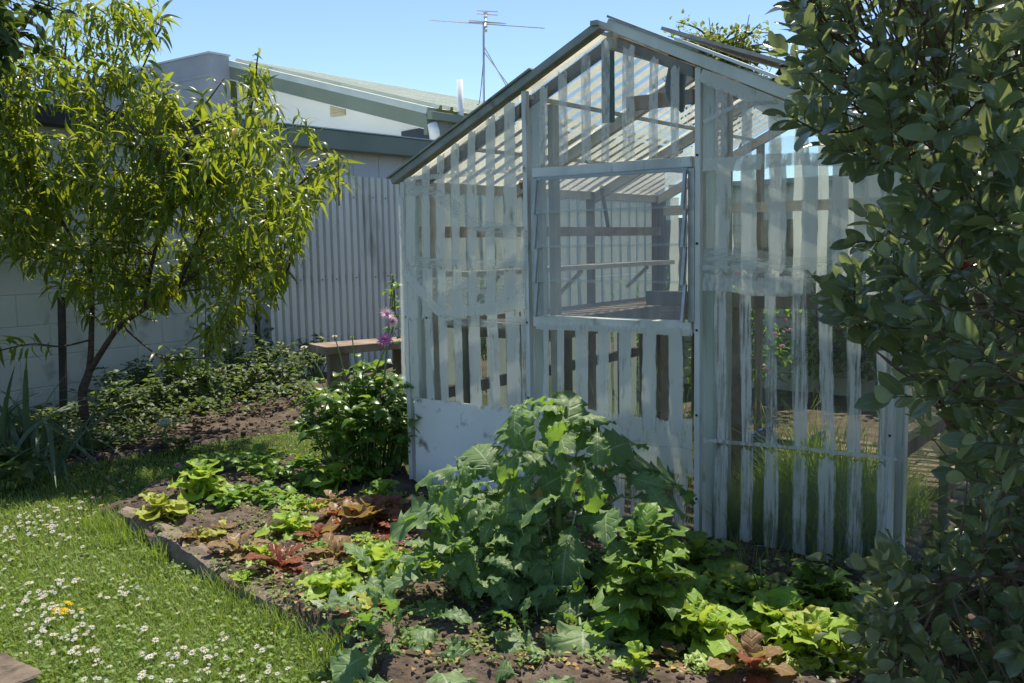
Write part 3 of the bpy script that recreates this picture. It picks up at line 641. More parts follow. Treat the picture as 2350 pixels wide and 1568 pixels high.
# louvre window
lv = thing('louvre_window', 'four bladed glass louvre window set in the greenhouse front', 'window', fp((T1+T2)/2, ZS, .02))
uL = fpx(1240, 560)[0]; uR = fpx(1580, 560)[0]; zt, zb = ZT-.03, ZS+.025; nb = 4; hb = (zt-zb)/nb
for uu in (uL-.032, uR+.004): mo('side_channel', *box(fp(uu, zb-.004, .016), A*.03, B*.04, Z*(zt-zb+.01)), M['alu'], lv, bevel=.002)
mo('head', *box(fp(uL-.002, zt-.004, .014), A*(uR-uL+.004), B*.03, Z*.012), M['alu'], lv)
for k in range(nb):
    za = zb+k*hb; zc = za+hb+.012
    mo('louvre_blade', *box(fp(uL+.002, za, .052), A*(uR-uL-.004), (fp(0, zc, .026)-fp(0, za, .052)), B*.005), M['louvre'], lv)
    for uu in (uL-.004, uR-.008): mo('blade_clip', *box(fp(uu, za-.004, .061), A*.013, (fp(0, zc-.012, .035)-fp(0, za, .061)), B*.016), M['alu'], lv)
# roof: rafters, purlins, glass, stripes
NB = 3
for k in range(1, NB+1):
    b_ = GD*k/NB if k < NB else GD-.03
    for d_, n_ in ((-dL, nL), (dR, nR)):
        mo('rafter', *box(fp(GW/2, GA)+B*b_-Z*.10, d_*(LEN-.0), B*.04, Z*.065), M['pale'], gh)
for f in (.36, .7):
    for d_ in (-dL, dR): mo('purlin', *box(fp(GW/2, GA)+d_*LEN*f-Z*.055+B*.03, B*(GD-.06), A*.02, Z*.018), M['pale'], gh)
mo('ridge_beam', *box(fp(GW/2-.015, GA-.1, -.03), A*.03, B*(GD-.06), Z*.07), M['pale'], gh)
mo('collar_tie', *beam(fp(GW*.37, GA-.23, -.75), fp(GW*.72, GA-.23, -.75), .03, .07), M['timber'], gh)
for b_ in (.9, 1.8):
    mo('corner_brace', *beam(fp(.12, GE+.02, -b_), fp(.05, GE-.3, -b_-.22), .02, .03), M['timber'], gh)
def quad_strip(P0, eu, ev, mat, name, o):               # a pane or stripe in the plane eu x ev
    V = [P0+o, P0+eu+o, P0+eu+ev+o, P0+ev+o]; return V
for side, d_, n_ in (('left', -dL, nL), ('right', dR, nR)):
    for k in range(NB):
        b0_ = GD*k/NB+.02; b1_ = GD*(k+1)/NB-.002
        for r in range(2):
            st = fp(GW/2, GA)+d_*(LEN*(.01+r*.5))+B*b0_-Z*.02+n_*(.0-.006*r)
            if side == 'right' and k in (1, 2) and r == 0: pass
            mo('roof_pane', *box(st, d_*LEN*.505, B*(b1_-b0_), n_*.003), M['roofglass'], gh)
        m_ = 7 if k == 0 else 8
        thin_ = .55 if side == 'right' else 1.
        for j in range(m_):
            bb = b0_+(j+.2)*(b1_-b0_)/m_; ww = (b1_-b0_)/m_*rnd.uniform(.58, .74)*thin_
            V, ac = [], []
            for i in range(11):
                c_ = fp(GW/2, GA)+d_*(LEN*(.02+.97*i/10))-Z*.02+n_*.006
                for f in (-1, 0, 1): V.append(c_+B*(bb+f*ww/2*(1+.15*rnd.uniform(-1, 1)))); ac.append(f)
            mo('roof_paint_stripe', V, [(i*3+q_, i*3+q_+1, i*3+q_+4, i*3+q_+3) for i in range(10) for q_ in (0, 1)], M['roofwash'], gh, attr={'across': ac, 'along': [0]*len(V)})
# raised ridge vent on the far slope
vo = fp(GW/2, GA)+B*.42; dv = dR*math.cos(R(4))+nR*math.sin(R(4))
vn = mo('roof_vent', *box(vo+nR*.05+dv*.02, dv*(LEN*.75), B*.9, nR*.016), M['rake'], gh)
mo('vent_stay', *beam(vo+dR*.6+nR*.02+B*.1, vo+dv*.62+nR*.06+B*.1, .02, .02), M['stake'], vn)
# side walls and the far gable
def side(u, sgn, nm):
    for k in range(4):
        mo('stud', *box(fp(u-.02, 0.02, 0)+B*(GD*k/3-(.045 if k else -.09)), A*.04, B*.045, Z*(GE-.03)), M['timber'], gh)
    mo('wall_plate', *box(fp(u-.02, GE-.06, 0)+B*.08, A*.04, B*(GD-.1), Z*.05), M['pale'], gh)
    mo('mid_rail', *box(fp(u-.021+sgn*-.03, 1.38, 0)+B*.08, A*.042, B*(GD-.1), Z*.06), M['timberh'], gh)
    mo('low_rail', *box(fp(u-.021, .5, 0)+B*.08, A*.042, B*(GD-.1), Z*.06), M['timber'], gh)
    for k in range(3):
        b_ = GD*k/3+.055; w_ = GD/3-.06
        for za, zc in ((.03, .5), (.56, 1.1), (1.105, GE-.06)):
            mo('side_pane', *box(fp(u+sgn*.022, za, -b_), A*.003*sgn, B*w_, Z*(zc-za)), M['glass'], gh)
        for j in range(7 if sgn < 0 else 0):
            bb = b_+(j+.5)*w_/7; hw = w_/7*rnd.uniform(.31, .40); V, ac = [], []
            for i in range(15):
                zz = .05+(GE-.12)*i/14
                for f in (-1, 0, 1): V.append(fp(u+sgn*.03, zz, -(bb+f*hw*(1+.2*rnd.uniform(-1, 1))))); ac.append(f)
            mo('paint_stripe', V, [(i*3+q_, i*3+q_+1, i*3+q_+4, i*3+q_+3) for i in range(14) for q_ in (0, 1)], M['sidewash'], gh, attr={'across': ac, 'along': [0]*len(V)})
side(0.03, -1, 'l'); side(GW-.03, 1, 'r')
for u in (0.05, T1, T2, GW-.09): mo('stud', *box(fp(u, .02, -(GD-.02)), A*.045, B*.04, Z*(rk(u+.02)-.1)), M['timber'], gh)
mo('end_rail', *box(fp(.1, GE-.16, -(GD-.03)), A*(GW-.2), B*.035, Z*.07), M['pale'], gh); mo('end_rail', *box(fp(.1, .9, -(GD-.03)), A*(GW-.2), B*.035, Z*.06), M['timber'], gh)
for (ua, ub) in ((.1, T1-.005), (T1+.05, T2-.005), (T2+.05, GW-.1)):
    Pq = [fp(ua, .95, -GD), fp(ub, .95, -GD), fp(ub, rk(ub)-.06, -GD), fp(ua, rk(ua)-.06, -GD)]
    mo('end_pane', Pq+[p+B*.003 for p in Pq], [(0, 1, 2, 3), (7, 6, 5, 4), (0, 4, 5, 1), (1, 5, 6, 2), (2, 6, 7, 3), (3, 7, 4, 0)], M['glass'], gh)
    for j in range(5):
        uu = ua+(j+.5)*(ub-ua)/5; V, ac = [], []
        for i in range(9):
            for f in (-1, 0, 1): V.append(fp(uu+f*.037*(1+.2*rnd.uniform(-1, 1)), .96+(rk(uu)-1.07)*i/8, -(GD+.008))); ac.append(f)
        mo('paint_stripe', V, [(i*3+q_, i*3+q_+1, i*3+q_+4, i*3+q_+3) for i in range(8) for q_ in (0, 1)], M['sidewash'], gh, attr={'across': ac, 'along': [0]*len(V)})
# hung inside the gable
u_, z_ = fpx(1357, 175)
gc = mo('green_card', *box(fp(u_-.02, z_-.19, -.12), A*.06, B*.012, Z*.38), M['gcard'], label='dark green card strip hanging under the greenhouse ridge', cat='card')
for i, (xa, ya, yb_, w_) in enumerate(((1622, 110, 235, .05), (1642, 118, 255, .055))):
    (ua, za), (ub, zb2) = fpx(xa*K*1.0, ya*K*1.0), fpx(xa*K, yb_*K)
    ua, za = fpx(1514+i*17, 100); ub, zb2 = fpx(1518+i*17, 240+i*12)
    P = spline([fp(ua, za, -.1), fp(ua+.01, (za+zb2)/2+.05, -.11), fp(ub-.006, (za+zb2)/2-.04, -.1), fp(ub, zb2, -.12)], 5)
    mo('hanging_glove', *tube(P, np.interp(np.linspace(0, 1, len(P)), [0, .3, .7, .9, 1], [.014, .024, .028, .022, .006]), 8), M['rubber'], label=('shorter' if i == 0 else 'longer')+' dark rubber glove hanging from the greenhouse collar tie', cat='glove', group='gloves hung in the gable', smooth=True)
mo('wire_loop', *tube(spline([fp(*fpx(1410+dx, y), -.1) for dx, y in ((0, 88), (-8, 100), (6, 112), (2, 128), (8, 138), (4, 148))]), .003, 5), M['stake'], label='thin dark wire loop hooked under the greenhouse ridge', cat='wire')
# ================================================================== behind and inside the greenhouse
pf = thing('paling_fence', 'brown timber paling fence seen behind the greenhouse', 'fence', fp(1.5, 0, -(GD+3.2)))
pm = mesh('paling', *box((0, 0, 0), A*.138, B*.02, Z*1.55), M['fence'])
for k in range(46):
    ob = bpy.data.objects.new('paling', pm); ob.location = Vector(fp(-1.6+k*.145, .02+rnd.uniform(-.015, .015), -(GD+3.2))-ORG[pf]); link(ob, pf)
for z_ in (.4, 1.2): mo('rail', *box(fp(-1.6, z_, -(GD+3.23)), A*6.7, B*.04, Z*.08), M['fence'], pf)
sh = thing('garden_shed', 'cream boarded shed seen through the greenhouse glass', 'shed', fp(-.2, 0, -(GD+1.6)))
for k in range(11): mo('board', *box(fp(-.5, .02+k*.16, -(GD+1.5)), A*1.75, B*.03, Z*.152), M['pipe'], sh)
mo('wall', *box(fp(-.5, .02, -(GD+1.532)), A*1.75, B*.7, Z*1.78), M['pipe'], sh)
mo('roof', *box(fp(-.6, 1.8, -(GD+1.4)), A*1.95, B*1., Z*.04), M['rake'], sh); mo('window', *box(fp(.25, 1.0, -(GD+1.49)), A*.5, B*.02, Z*.5), M['dark'], sh)
bs = thing('weatherboard_shed', 'grey brown weatherboard shed behind the paling fence at the right', 'shed', fp(3.4, 0, -(GD+4.6)))
mo('wall', *box(fp(.6, 0, -(GD+4.33)), A*6.5, B*2, Z*3.15), M['fence'], bs)
for k in range(20): mo('board', *box(fp(.58, .02+k*.16, -(GD+4.3)), A*6.54, B*.026, Z*.152), M['panel'] if k > 12 else M['fence'], bs)
for u in (1.9, 3.3):
    w_ = mo('window', *box(fp(u, 1.25, -(GD+4.27)), A*.95, B*.025, Z*.85), M['frame'], bs); mo('pane', *box(fp(u+.05, 1.3, -(GD+4.255)), A*.85, B*.012, Z*.75), M['dark'], w_)
# staging along the left wall
bn = thing('potting_bench', 'weathered timber potting bench along the greenhouse left wall', 'bench', fp(.35, 0, -1.3))
for k in range(4): mo('plank', *box(fp(.1+k*.125, .9, -.2), A*.115, B*2.3, Z*.035), M['timberh'], bn)
for b_ in (.3, 1.3, 2.3):
    for u in (.12, .53): mo('leg', *box(fp(u, .02, -b_), A*.05, B*.05, Z*.88), M['timber'], bn)
    mo('bearer', *box(fp(.1, .84, -b_-.055), A*.5, B*.04, Z*.058), M['timber'], bn)
mo('front_rail', *box(fp(.615, .83, -.2), A*.03, B*2.3, Z*.11), M['timber'], bn)
ws = thing('wall_shelf', 'long pale timber shelf fixed along the greenhouse left wall', 'shelf', fp(.15, 1.15, -1.3))
mo('board', *box(fp(.075, 1.17, -.25), A*.2, B*2.3, Z*.028), M['pale'], ws)
for b_ in (.5, 1.35, 2.2): mo('bracket', *beam(fp(.08, 1.02, -b_), fp(.25, 1.165, -b_), .02, .02), M['pale'], ws)
for i, (u, b_, z_) in enumerate(((1.22, .55, 0), (1.36, .75, 0), (T2-.25, .9, 0), (2.0, 1.55, 0))):
    mo('timber_post', *box(fp(u, .02, -b_), A*.07, B*.05, Z*((.98, 1.0, .98, 1.05)[i])), M['timberh'], label=('rough timber post nearest the middle pane of the greenhouse', 'second timber post behind the middle pane', 'timber post behind the right edge of the middle bay', 'brown timber post behind the right hand glass bay')[i], cat='post', group='posts inside the greenhouse', bevel=.004)
mo('cross_beam', *box(fp(1.1, 1.02, -.62), A*1.3, B*.06, Z*.07), M['timber'], label='brown timber cross beam resting on the posts inside the greenhouse', cat='beam', bevel=.004)
bp = thing('brick_path', 'low pink brick paving inside the greenhouse beyond the grass', 'paving', fp(1.95, 0, -2.0))
bkm = mesh('brick', *box((0, 0, 0), A*.21, B*.10, Z*.07), M['brick'])
for i in range(5):
    for j in range(8):
        ob = bpy.data.objects.new('brick', bkm); ob.location = Vector(fp(1.25+i*.222+(j % 2)*.11, .015+rnd.uniform(0, .012), -(1.35+j*.112))-ORG[bp]); link(ob, bp)
cr_ = thing('blue_crate', 'blue plastic crate on the floor behind the middle post', 'crate', fp(1.62, .03, -1.15))
for z_ in (.05, .16, .27): mo('slat', *box(fp(1.5, z_, -1.0), A*.3, B*.012, Z*.05), M['blue'], cr_)
for u in (1.5, 1.785): mo('side', *box(fp(u, .04, -1.013), A*.015, B*.28, Z*.29), M['blue'], cr_)
mo('base', *box(fp(1.516, .04, -1.014), A*.268, B*.28, Z*.012), M['blue'], cr_)
cl = thing('chain_link_gate', 'chain link gate at the far end of the greenhouse', 'gate', fp(2.1, 0, -(GD+.1)))
ua, ub, zt_ = T2+.07, GW-.1, 1.62
for a_, b_ in ((fp(ua, .05, -(GD+.1)), fp(ub, .05, -(GD+.1))), (fp(ua, zt_, -(GD+.1)), fp(ub, zt_, -(GD+.1))), (fp(ua, .05, -(GD+.1)), fp(ua, zt_, -(GD+.1))), (fp(ub, .05, -(GD+.1)), fp(ub, zt_, -(GD+.1)))):
    mo('rail', *tube([a_, b_], .014, 8), M['wire'], cl)
wp = []
for k in range(-34, 18):
    for sg in (1, -1):
        c0_ = ua+k*.05 if sg > 0 else ua+(k+36)*.05-.6
        u0, z0_, u1, z1_ = c0_, .05, c0_+sg*(zt_-.05), zt_
        def cut(u):
            return .05+(u-u0)/(u1-u0)*(zt_-.05)
        lo, hi = max(min(u0, u1), ua), min(max(u0, u1), ub)
        if hi-lo > .02: wp.append(tube([fp(lo, cut(lo), -(GD+.1+.003*sg)), fp(hi, cut(hi), -(GD+.1+.003*sg))], .0022, 3))
mo('mesh_wire', *join(*wp), M['wire'], cl, kind='stuff')
bt = thing('outdoor_bench', 'rough timber bench end showing above the dahlia beside the greenhouse', 'bench', (-.75, 5.75, 0))
p_, q_ = gp(748, 797, .74), gp(885, 786, .74); d_ = (q_-p_)/np.linalg.norm(q_-p_); n_ = np.array([-d_[1], d_[0], 0])
mo('plank', *box(p_-Z*.05, d_*.72, n_*.14, Z*.05), M['timberh'], bt, bevel=.005); mo('plank', *box(p_-Z*.052+n_*.155, d_*.72, n_*.14, Z*.05), M['timberh'], bt, bevel=.005)
for k in (.1, .56):
    for m_ in (.03, .2): mo('leg', *box(p_+d_*k+n_*m_-Z*p_[2]+Z*.02, d_*.06, n_*.06, Z*(p_[2]-.073)), M['timber'], bt)

# ================================================================== leaf shapes
LV = {}
LV['peach'] = [grid_leaf(.125, .025, 6, 2, lance, arch=.28, droop=.5+.1*i, fold=.35, seed=i) for i in range(4)]
LV['feijoa'] = [grid_leaf(.070, .033, 6, 4, oval, arch=.06, droop=.08, fold=.18, seed=i+9, petiole=.1, cup=.4*i-.3) for i in range(3)]
LV['small'] = [grid_leaf(.055, .036, 4, 2, ovate, arch=.1, droop=.3, fold=.2, seed=i) for i in range(3)]
LV['dahlia'] = [grid_leaf(.085, .055, 7, 4, ovate, arch=.15, droop=.35, fold=.18, lobe=.16, lk=5, ruf=.04, seed=i+3, petiole=.1) for i in range(4)]
LV['bean'] = [grid_leaf(.075, .05, 6, 4, ovate, arch=.15, droop=.3, fold=.12, ruf=.05, rk=3, seed=i+5, petiole=.12) for i in range(3)]
LV['kale'] = [grid_leaf(1., .62+.08*(i % 3), 20, 12, obov, arch=.22, droop=.2+.16*(i % 3), fold=.08*(i % 3-1), ruf=.15+.04*(i % 2), rk=3.1+.6*(i % 3), lobe=.42, lk=6.5+.8*(i % 3), seed=20+i, petiole=.14, cup=.5*(i % 2)) for i in range(6)]
LV['lettuce'] = [grid_leaf(1., .8, 14, 12, fan, arch=.22, droop=.1+.15*i, fold=-.05, ruf=.22, rk=3.4, lobe=.22, lk=8, seed=40+i, cup=-.8) for i in range(4)]
LV['frisee'] = [grid_leaf(1., .6, 16, 8, fan, arch=.25, droop=.25+.1*i, fold=.1, ruf=.30, rk=6, lobe=.38, lk=7, seed=60+i) for i in range(3)]
LV['oak'] = [grid_leaf(1., .62, 14, 8, fan, arch=.2, droop=.25+.15*i, fold=.05, ruf=.12, rk=3, lobe=.24, lk=3.2, seed=70+i, petiole=.1) for i in range(3)]
LV['woolly'] = [grid_leaf(1., .3, 8, 4, oval, arch=.1, droop=.1, fold=.3, seed=80+i) for i in range(2)]
LV['strap'] = [grid_leaf(1., .055, 12, 2, lambda t: max(.03, (1-t**4)*(.6+.4*min(1, t*5))), arch=.10+.25*i, droop=.05+.45*i, fold=.4, seed=i) for i in range(4)]

def dirs(n, lo, hi):                                    # directions with elevation between lo and hi degrees
    a = nr.uniform(0, 2*math.pi, n); e = np.radians(nr.uniform(lo, hi, n))
    return np.stack([np.cos(a)*np.cos(e), np.sin(a)*np.cos(e), np.sin(e)], 1)
UPV = np.array([0, 0, 1.])
# ------------------------------------------------------------------ peach tree
PD = gp(207, 1008)[1]; pt0 = gp(207, 1008)
pk = lambda x, y, o=0.: dp(x, y, PD+o)
peach = thing('peach_tree', 'young peach tree with drooping yellow green leaves before the block wall', 'tree', pt0)
tr1 = spline([pt0-Z*.03, pk(196, 960), pk(190, 900), pk(206, 845), pk(210, 760), pk(212, 640), pk(211, 520), pk(210, 400)], 5)
mo('trunk', *tube(tr1, np.interp(np.linspace(0, 1, len(tr1)), [0, .1, .35, .5, 1], [.046, .034, .031, .021, .010]), 10), M['bark'], peach, smooth=True)
scaf = [([(207, 850, 0), (240, 797, -.02), (275, 750, -.1), (330, 710, -.2), (405, 665, -.3), (480, 600, -.3), (560, 540, -.2), (620, 500, -.1), (690, 420, 0), (765, 345, .1)], .023, .004),
        ([(212, 560, 0), (280, 470, .1), (370, 360, .2), (440, 280, .2), (515, 180, .3)], .017, .004), ([(212, 640, 0), (150, 520, -.2), (90, 420, -.3), (30, 330, -.3)], .014, .004),
        ([(210, 480, 0), (225, 330, .1), (250, 180, .2), (290, 40, .3)], .016, .004), ([(210, 420, 0), (180, 280, .3), (150, 150, .4), (160, 40, .4)], .014, .004),
        ([(405, 665, -.3), (470, 520, -.1), (540, 380, .1), (580, 230, .2), (592, 120, .2)], .015, .004), ([(330, 710, -.2), (360, 560, -.5), (420, 420, -.6), (430, 300, -.6)], .015, .004),
        ([(225, 330, .1), (310, 190, .1), (370, 60, .1)], .01, .003), ([(290, 757, -.1), (340, 800, -.25), (385, 826, -.35), (470, 822, -.4)], .008, .003), ([(210, 780, 0), (140, 795, -.2), (70, 790, -.3), (-20, 810, -.4)], .008, .003),
        ([(212, 700, 0), (150, 600, .3), (60, 560, .5), (-30, 520, .6)], .012, .003), ([(480, 600, -.3), (560, 610, -.4), (660, 625, -.4)], .008, .003), ([(210, 600, 0), (300, 520, .5), (420, 470, .8), (560, 420, .9), (650, 330, 1.)], .015, .004)]
SP = []
for pts, r0, r1 in scaf:
    q_ = spline([pk(*p) for p in pts], 6); mo('branch', *tube(q_, np.linspace(r0, r1, len(q_)), 7), M['bark'], peach, smooth=True); SP.append(q_)
SPA = np.concatenate(SP+[tr1[14:]])
CROWN = [(-60, 150), (60, 90), (110, 60), (150, -20), (350, -30), (395, 80), (375, 180), (440, 260), (490, 190), (520, 170), (560, 200), (590, 115), (630, 190), (640, 290), (690, 240), (695, 290), (655, 410), (690, 430), (770, 350), (790, 360), (740, 450), (690, 530), (630, 590), (665, 640), (610, 690), (520, 690), (410, 650), (330, 735), (240, 720), (120, 690), (100, 640), (20, 600), (-60, 560)]
P_, X_, N_ = [], [], []; tw = []
def shoot(a, b, n, lo=.25):
    bend = np.array([0, 0, .06*np.linalg.norm(b-a)]); q = spline([a, (a+b)/2+bend*nr.uniform(-.5, 1), b], 5); tw.append(tube(q, np.linspace(.0045, .0018, len(q)), 4))
    ax = (b-a)/(np.linalg.norm(b-a)+1e-6)
    for i in range(n):
        t = lo+(1-lo)*i/max(1, n-1); k = t*(len(q)-1); j = min(int(k), len(q)-2); p = q[j]+(q[j+1]-q[j])*(k-j)
        ang = i*2.4+nr.uniform(-.4, .4); rd = np.cross(ax, [math.cos(ang), math.sin(ang), .2]); rd /= np.linalg.norm(rd)+1e-6
        x = ax*.35+rd*.85+np.array([0, 0, -.5+nr.uniform(-.4, .35)])
        P_.append(p+nr.normal(size=3)*.012); X_.append(x); N_.append(UPV+nr.normal(size=3)*.4)
cnt = 0
while cnt < 440:
    x, y = nr.uniform(-60, 795), nr.uniform(-40, 740)
    if not inpoly((x, y), CROWN): continue
    if y < 230 and x > 380 and nr.random() < .1: continue
    if y < 300 and nr.random() < .55: continue
    if y > 470 and nr.random() < .3: continue
    o = nr.uniform(-1.15, .85)*(.6 if y < 250 else 1)
    if y > 560: o = nr.uniform(-1.1, .4)
    b = pk(x, y, o); d = np.linalg.norm(SPA-b, axis=1)+np.maximum(0, SPA[:, 2]-b[2]+.05)*1.5
    a = SPA[np.argmin(np.abs(d-nr.uniform(.12, .35)))]
    if np.linalg.norm(b-a) < .12 or np.linalg.norm(b-a) > .9: a = b-np.array([nr.uniform(-.15, .15), nr.uniform(-.15, .15), .28])
    shoot(a, b, int(10+min(.6, np.linalg.norm(b-a))*24)); cnt += 1
for q in SP:                                             # leaves right along the outer scaffolds
    m_ = len(q); shoot(q[int(m_*.45)], q[int(m_*.75)], 10, 0); shoot(q[int(m_*.7)], q[-1], 14, 0)
mo('twigs', *join(*tw), M['twig'], peach, kind='stuff')
foliage(peach, LV['peach'], frames(P_, X_, N_, nr.uniform(.7, 1.15, len(P_))), M['peach'], 300, rest='crown')
for (x, y) in ((233, 471), (120, 560)): 
    V, Fc = lump(3); mo('peach_fruit', *tube([pk(x, y, -.5)+Z*.024, pk(x, y, -.5)+Z*.015, pk(x, y, -.5), pk(x, y, -.5)-Z*.015, pk(x, y, -.5)-Z*.023], [.006, .02, .026, .02, .005], 10), M['peachf'], peach, smooth=True)
# ------------------------------------------------------------------ other trees
def blob_tree(name, label, base, cen, rad, n, leafs, mat, sc_, trunk_r, seed, hang=0., nparts=0, twigs=40, gaps=.5, mb='bark'):
    t = thing(name, label, 'tree', base); base = np.array(base, float); cen = np.array(cen, float); rad = np.array(rad, float)
    q = spline([base-Z*.05, base*.5+cen*.5+np.array([.08, .05, -.1]), cen-Z*rad[2]*.3, cen+Z*rad[2]*.5], 5)
    mo('trunk', *tube(q, np.linspace(trunk_r, trunk_r*.2, len(q)), 8), M[mb], t, smooth=True)
    ps, xs, ns, tt = [], [], [], []
    k = max(1, n//twigs)
    for i in range(twigs):
        u = runit(1)[0]; b = cen+u*rad*nr.uniform(.55, 1.08); a = q[int(len(q)*nr.uniform(.45, .95))-1]
        c = spline([a, (a+b)/2+Z*.05, b], 5); tt.append(tube(c, np.linspace(trunk_r*.22, .003, len(c)), 4))
        for j in range(k):
            f = nr.uniform(.45, 1); m_ = min(len(c)-2, int(f*(len(c)-1))); p = c[m_]+nr.normal(size=3)*.05*min(1, rad.mean()*1.6)
            x = u+nr.normal(size=3)*.8+np.array([0, 0, -hang]); ps.append(p); xs.append(x); ns.append(UPV+nr.normal(size=3)*.4)
    mo('branch', *join(*tt), M['twig'], t, kind='stuff')
    foliage(t, leafs, frames(ps, xs, ns, sc_*nr.uniform(.75, 1.2, len(ps))), M[mat], nparts, rest='crown'); return t
tb = (-4.2, 5.4, 0)
blob_tree('overhanging_tree', 'dark leaved tree overhanging the top left corner', tb, dp(-190, -10, 5.3), (.8, 1.15, .6), 2000, LV['small'], 'darkleaf', 1.7, .08, 3, twigs=60)
blob_tree('bare_tree', 'sparse brown twiggy tree behind the far left roof', (-12.5, 21.5, 0), dp(30, 205, 21), (1.9, .8, 1.2), 1500, LV['small'], 'olive', 1.5, .12, 4, twigs=110)
blob_tree('rose_tipped_tree', 'tree with rosy new leaf tips above the greenhouse roof', (2.15, 9.9, 0), dp(1650, 140, 9.5), (.62, .55, .5), 3600, LV['small'], 'pinktip', .95, .07, 5, twigs=130)
for i, (x, y, r, lab) in enumerate(((1700, 7.1, .55, 'flowering shrub with pink blooms beyond the greenhouse'), (1880, 7.6, .6, 'green shrub beyond the chain link gate'), (2040, 7.2, .6, 'dense shrub behind the far right of the chain link gate'), (1500, 8.3, .5, 'leafy shrub behind the greenhouse middle bay'), (1130, 8.9, .45, 'small green shrub behind the greenhouse left bay'))):
    b_ = dp(x, 700, y)*np.array([1, 1, 0]); t = blob_tree('shrub', lab, b_, b_+Z*.62, (r, r*.8, .55), 900, LV['small'], 'bean' if i != 2 else 'darkleaf', 1.1, .025, 6+i, twigs=60); t['category'] = 'shrub'
    if i == 0:
        fl_ = []
        for k in range(26):
            c = b_+Z*.75+runit(1)[0]*np.array([.3, .3, .45])-np.array([0, .3, 0]); fl_.append(tube([c, c+Z*.012, c+Z*.025], [.004, .02, .012], 6))
        mo('flowers', *join(*fl_), M['magenta'], t, kind='stuff')
# ------------------------------------------------------------------ feijoa at the right
fb = np.array([1.62, 2.92, 0]); fj = thing('feijoa_shrub', 'large feijoa shrub with oval grey green leaves filling the right side', 'shrub', fb)
tks = []
FS_ = []
lims = [((1.55, 2.75, .5), (1.35, 2.45, 1.1), (1.0, 2.2, 1.6)), ((1.6, 2.8, .6), (1.55, 2.5, 1.4), (1.3, 2.2, 2.0)), ((1.7, 2.8, .7), (1.9, 2.5, 1.4), (1.9, 2.2, 1.9)), ((1.5, 2.85, .4), (1.25, 2.6, .8), (.95, 2.4, 1.1)),
        ((1.55, 2.6, .3), (1.35, 2.3, .5), (1.0, 2.1, .55)), ((1.65, 2.9, .6), (1.5, 3.1, 1.3), (1.25, 3.0, 1.9)), ((1.6, 2.6, .4), (1.5, 2.1, .8), (1.3, 1.75, 1.1)), ((1.6, 2.7, .6), (1.6, 2.2, 1.4), (1.4, 1.8, 1.75)), ((1.5, 2.7, .3), (1.2, 2.45, .35), (.95, 2.3, .3))]
for i, l in enumerate(lims):
    q_ = spline([fb+np.array([rnd.uniform(-.05, .05), rnd.uniform(-.05, .05), .0])]+[np.array(p) for p in l], 7)
    mo('branch', *tube(q_, np.linspace(.03, .006, len(q_)), 7), M['ftwig'], fj, smooth=True); FS_.append(q_[11:])
FSA = np.concatenate(FS_)
FPOLY = [(1820, -250), (1800, 0), (1815, 60), (1800, 150), (1845, 250), (1865, 320), (1900, 350), (2010, 380), (2130, 440), (2080, 500), (2025, 560), (2030, 620), (1910, 672), (1940, 740), (2040, 800), (2100, 860), (2050, 930), (2120, 1000), (2200, 1060), (2240, 1170), (2170, 1280), (2020, 1340), (2060, 1400), (2030, 1480), (2090, 1570), (2090, 1640), (2800, 1640), (2800, -250)]
P_, X_, N_, tw = [], [], [], []
cnt = 0
while cnt < 1120:
    x, y = nr.uniform(1730, 2800), nr.uniform(-250, 1640)
    if not inpoly((x, y), FPOLY): continue
    edge = min(1, (x-1730)/500)
    dd = nr.uniform(2.0-.35*edge, 2.65+.9*edge)
    if y > 1150: dd = nr.uniform(2.0, 2.75)
    b = dp(x, y, dd)
    if b[2] < .05 or b[2] > 2.5: continue
    # stay in front of the glass
    if (b-G0)@B > -.12 and (b-G0)@A < GW+.1: continue
    d = np.linalg.norm(FSA-b, axis=1); a = FSA[np.argmin(np.abs(d-nr.uniform(.15, .3)))]
    if np.linalg.norm(a-b) > .26: a = b+(a-b)/np.linalg.norm(a-b)*nr.uniform(.12, .24)+nr.normal(size=3)*.03
    c = spline([a, (a+b)/2-Z*.02, b], 4); tw.append(tube(c, np.linspace(.004, .0018, len(c)), 4)); cnt += 1
    ax = c[-1]-c[-3]; ax /= np.linalg.norm(ax)+1e-6; ax = ax+np.array([-.15, -.1, .35]); ax /= np.linalg.norm(ax)
    s1 = np.cross(ax, [.3, .5, .81]); s1 /= np.linalg.norm(s1); s2 = np.cross(ax, s1)
    tw.append(tube([b, b+ax*.095], [.0022, .0015], 4))
    for k in range(5):
        th_ = k*1.57+nr.uniform(-.3, .3)
        for sg in (1, -1):
            rd = (s1*math.cos(th_)+s2*math.sin(th_))*sg; p = b+ax*(k*.024-.01); lean = .45+.16*k
            P_.append(p); X_.append(rd*(1.1-.17*k)+ax*lean+nr.normal(size=3)*.12); N_.append(ax*1.2-rd*.2+UPV*.2+nr.normal(size=3)*.2)
mo('twigs', *join(*tw), M['ftwig'], fj, kind='stuff')
foliage(fj, LV['feijoa'], frames(P_, X_, N_, nr.uniform(.55, 1.15, len(P_))), M['feijoa'], 300)
for i, (x, y) in enumerate(((2325, 100), (2335, 345), (2220, 622))):
    c = dp(x, y, 2.0); V = [tube([c, c+u*.022], [.0012, .0012], 3) for u in dirs(26, 0, 80)]; mo('flower', *join(*V), M['redf'], fj)

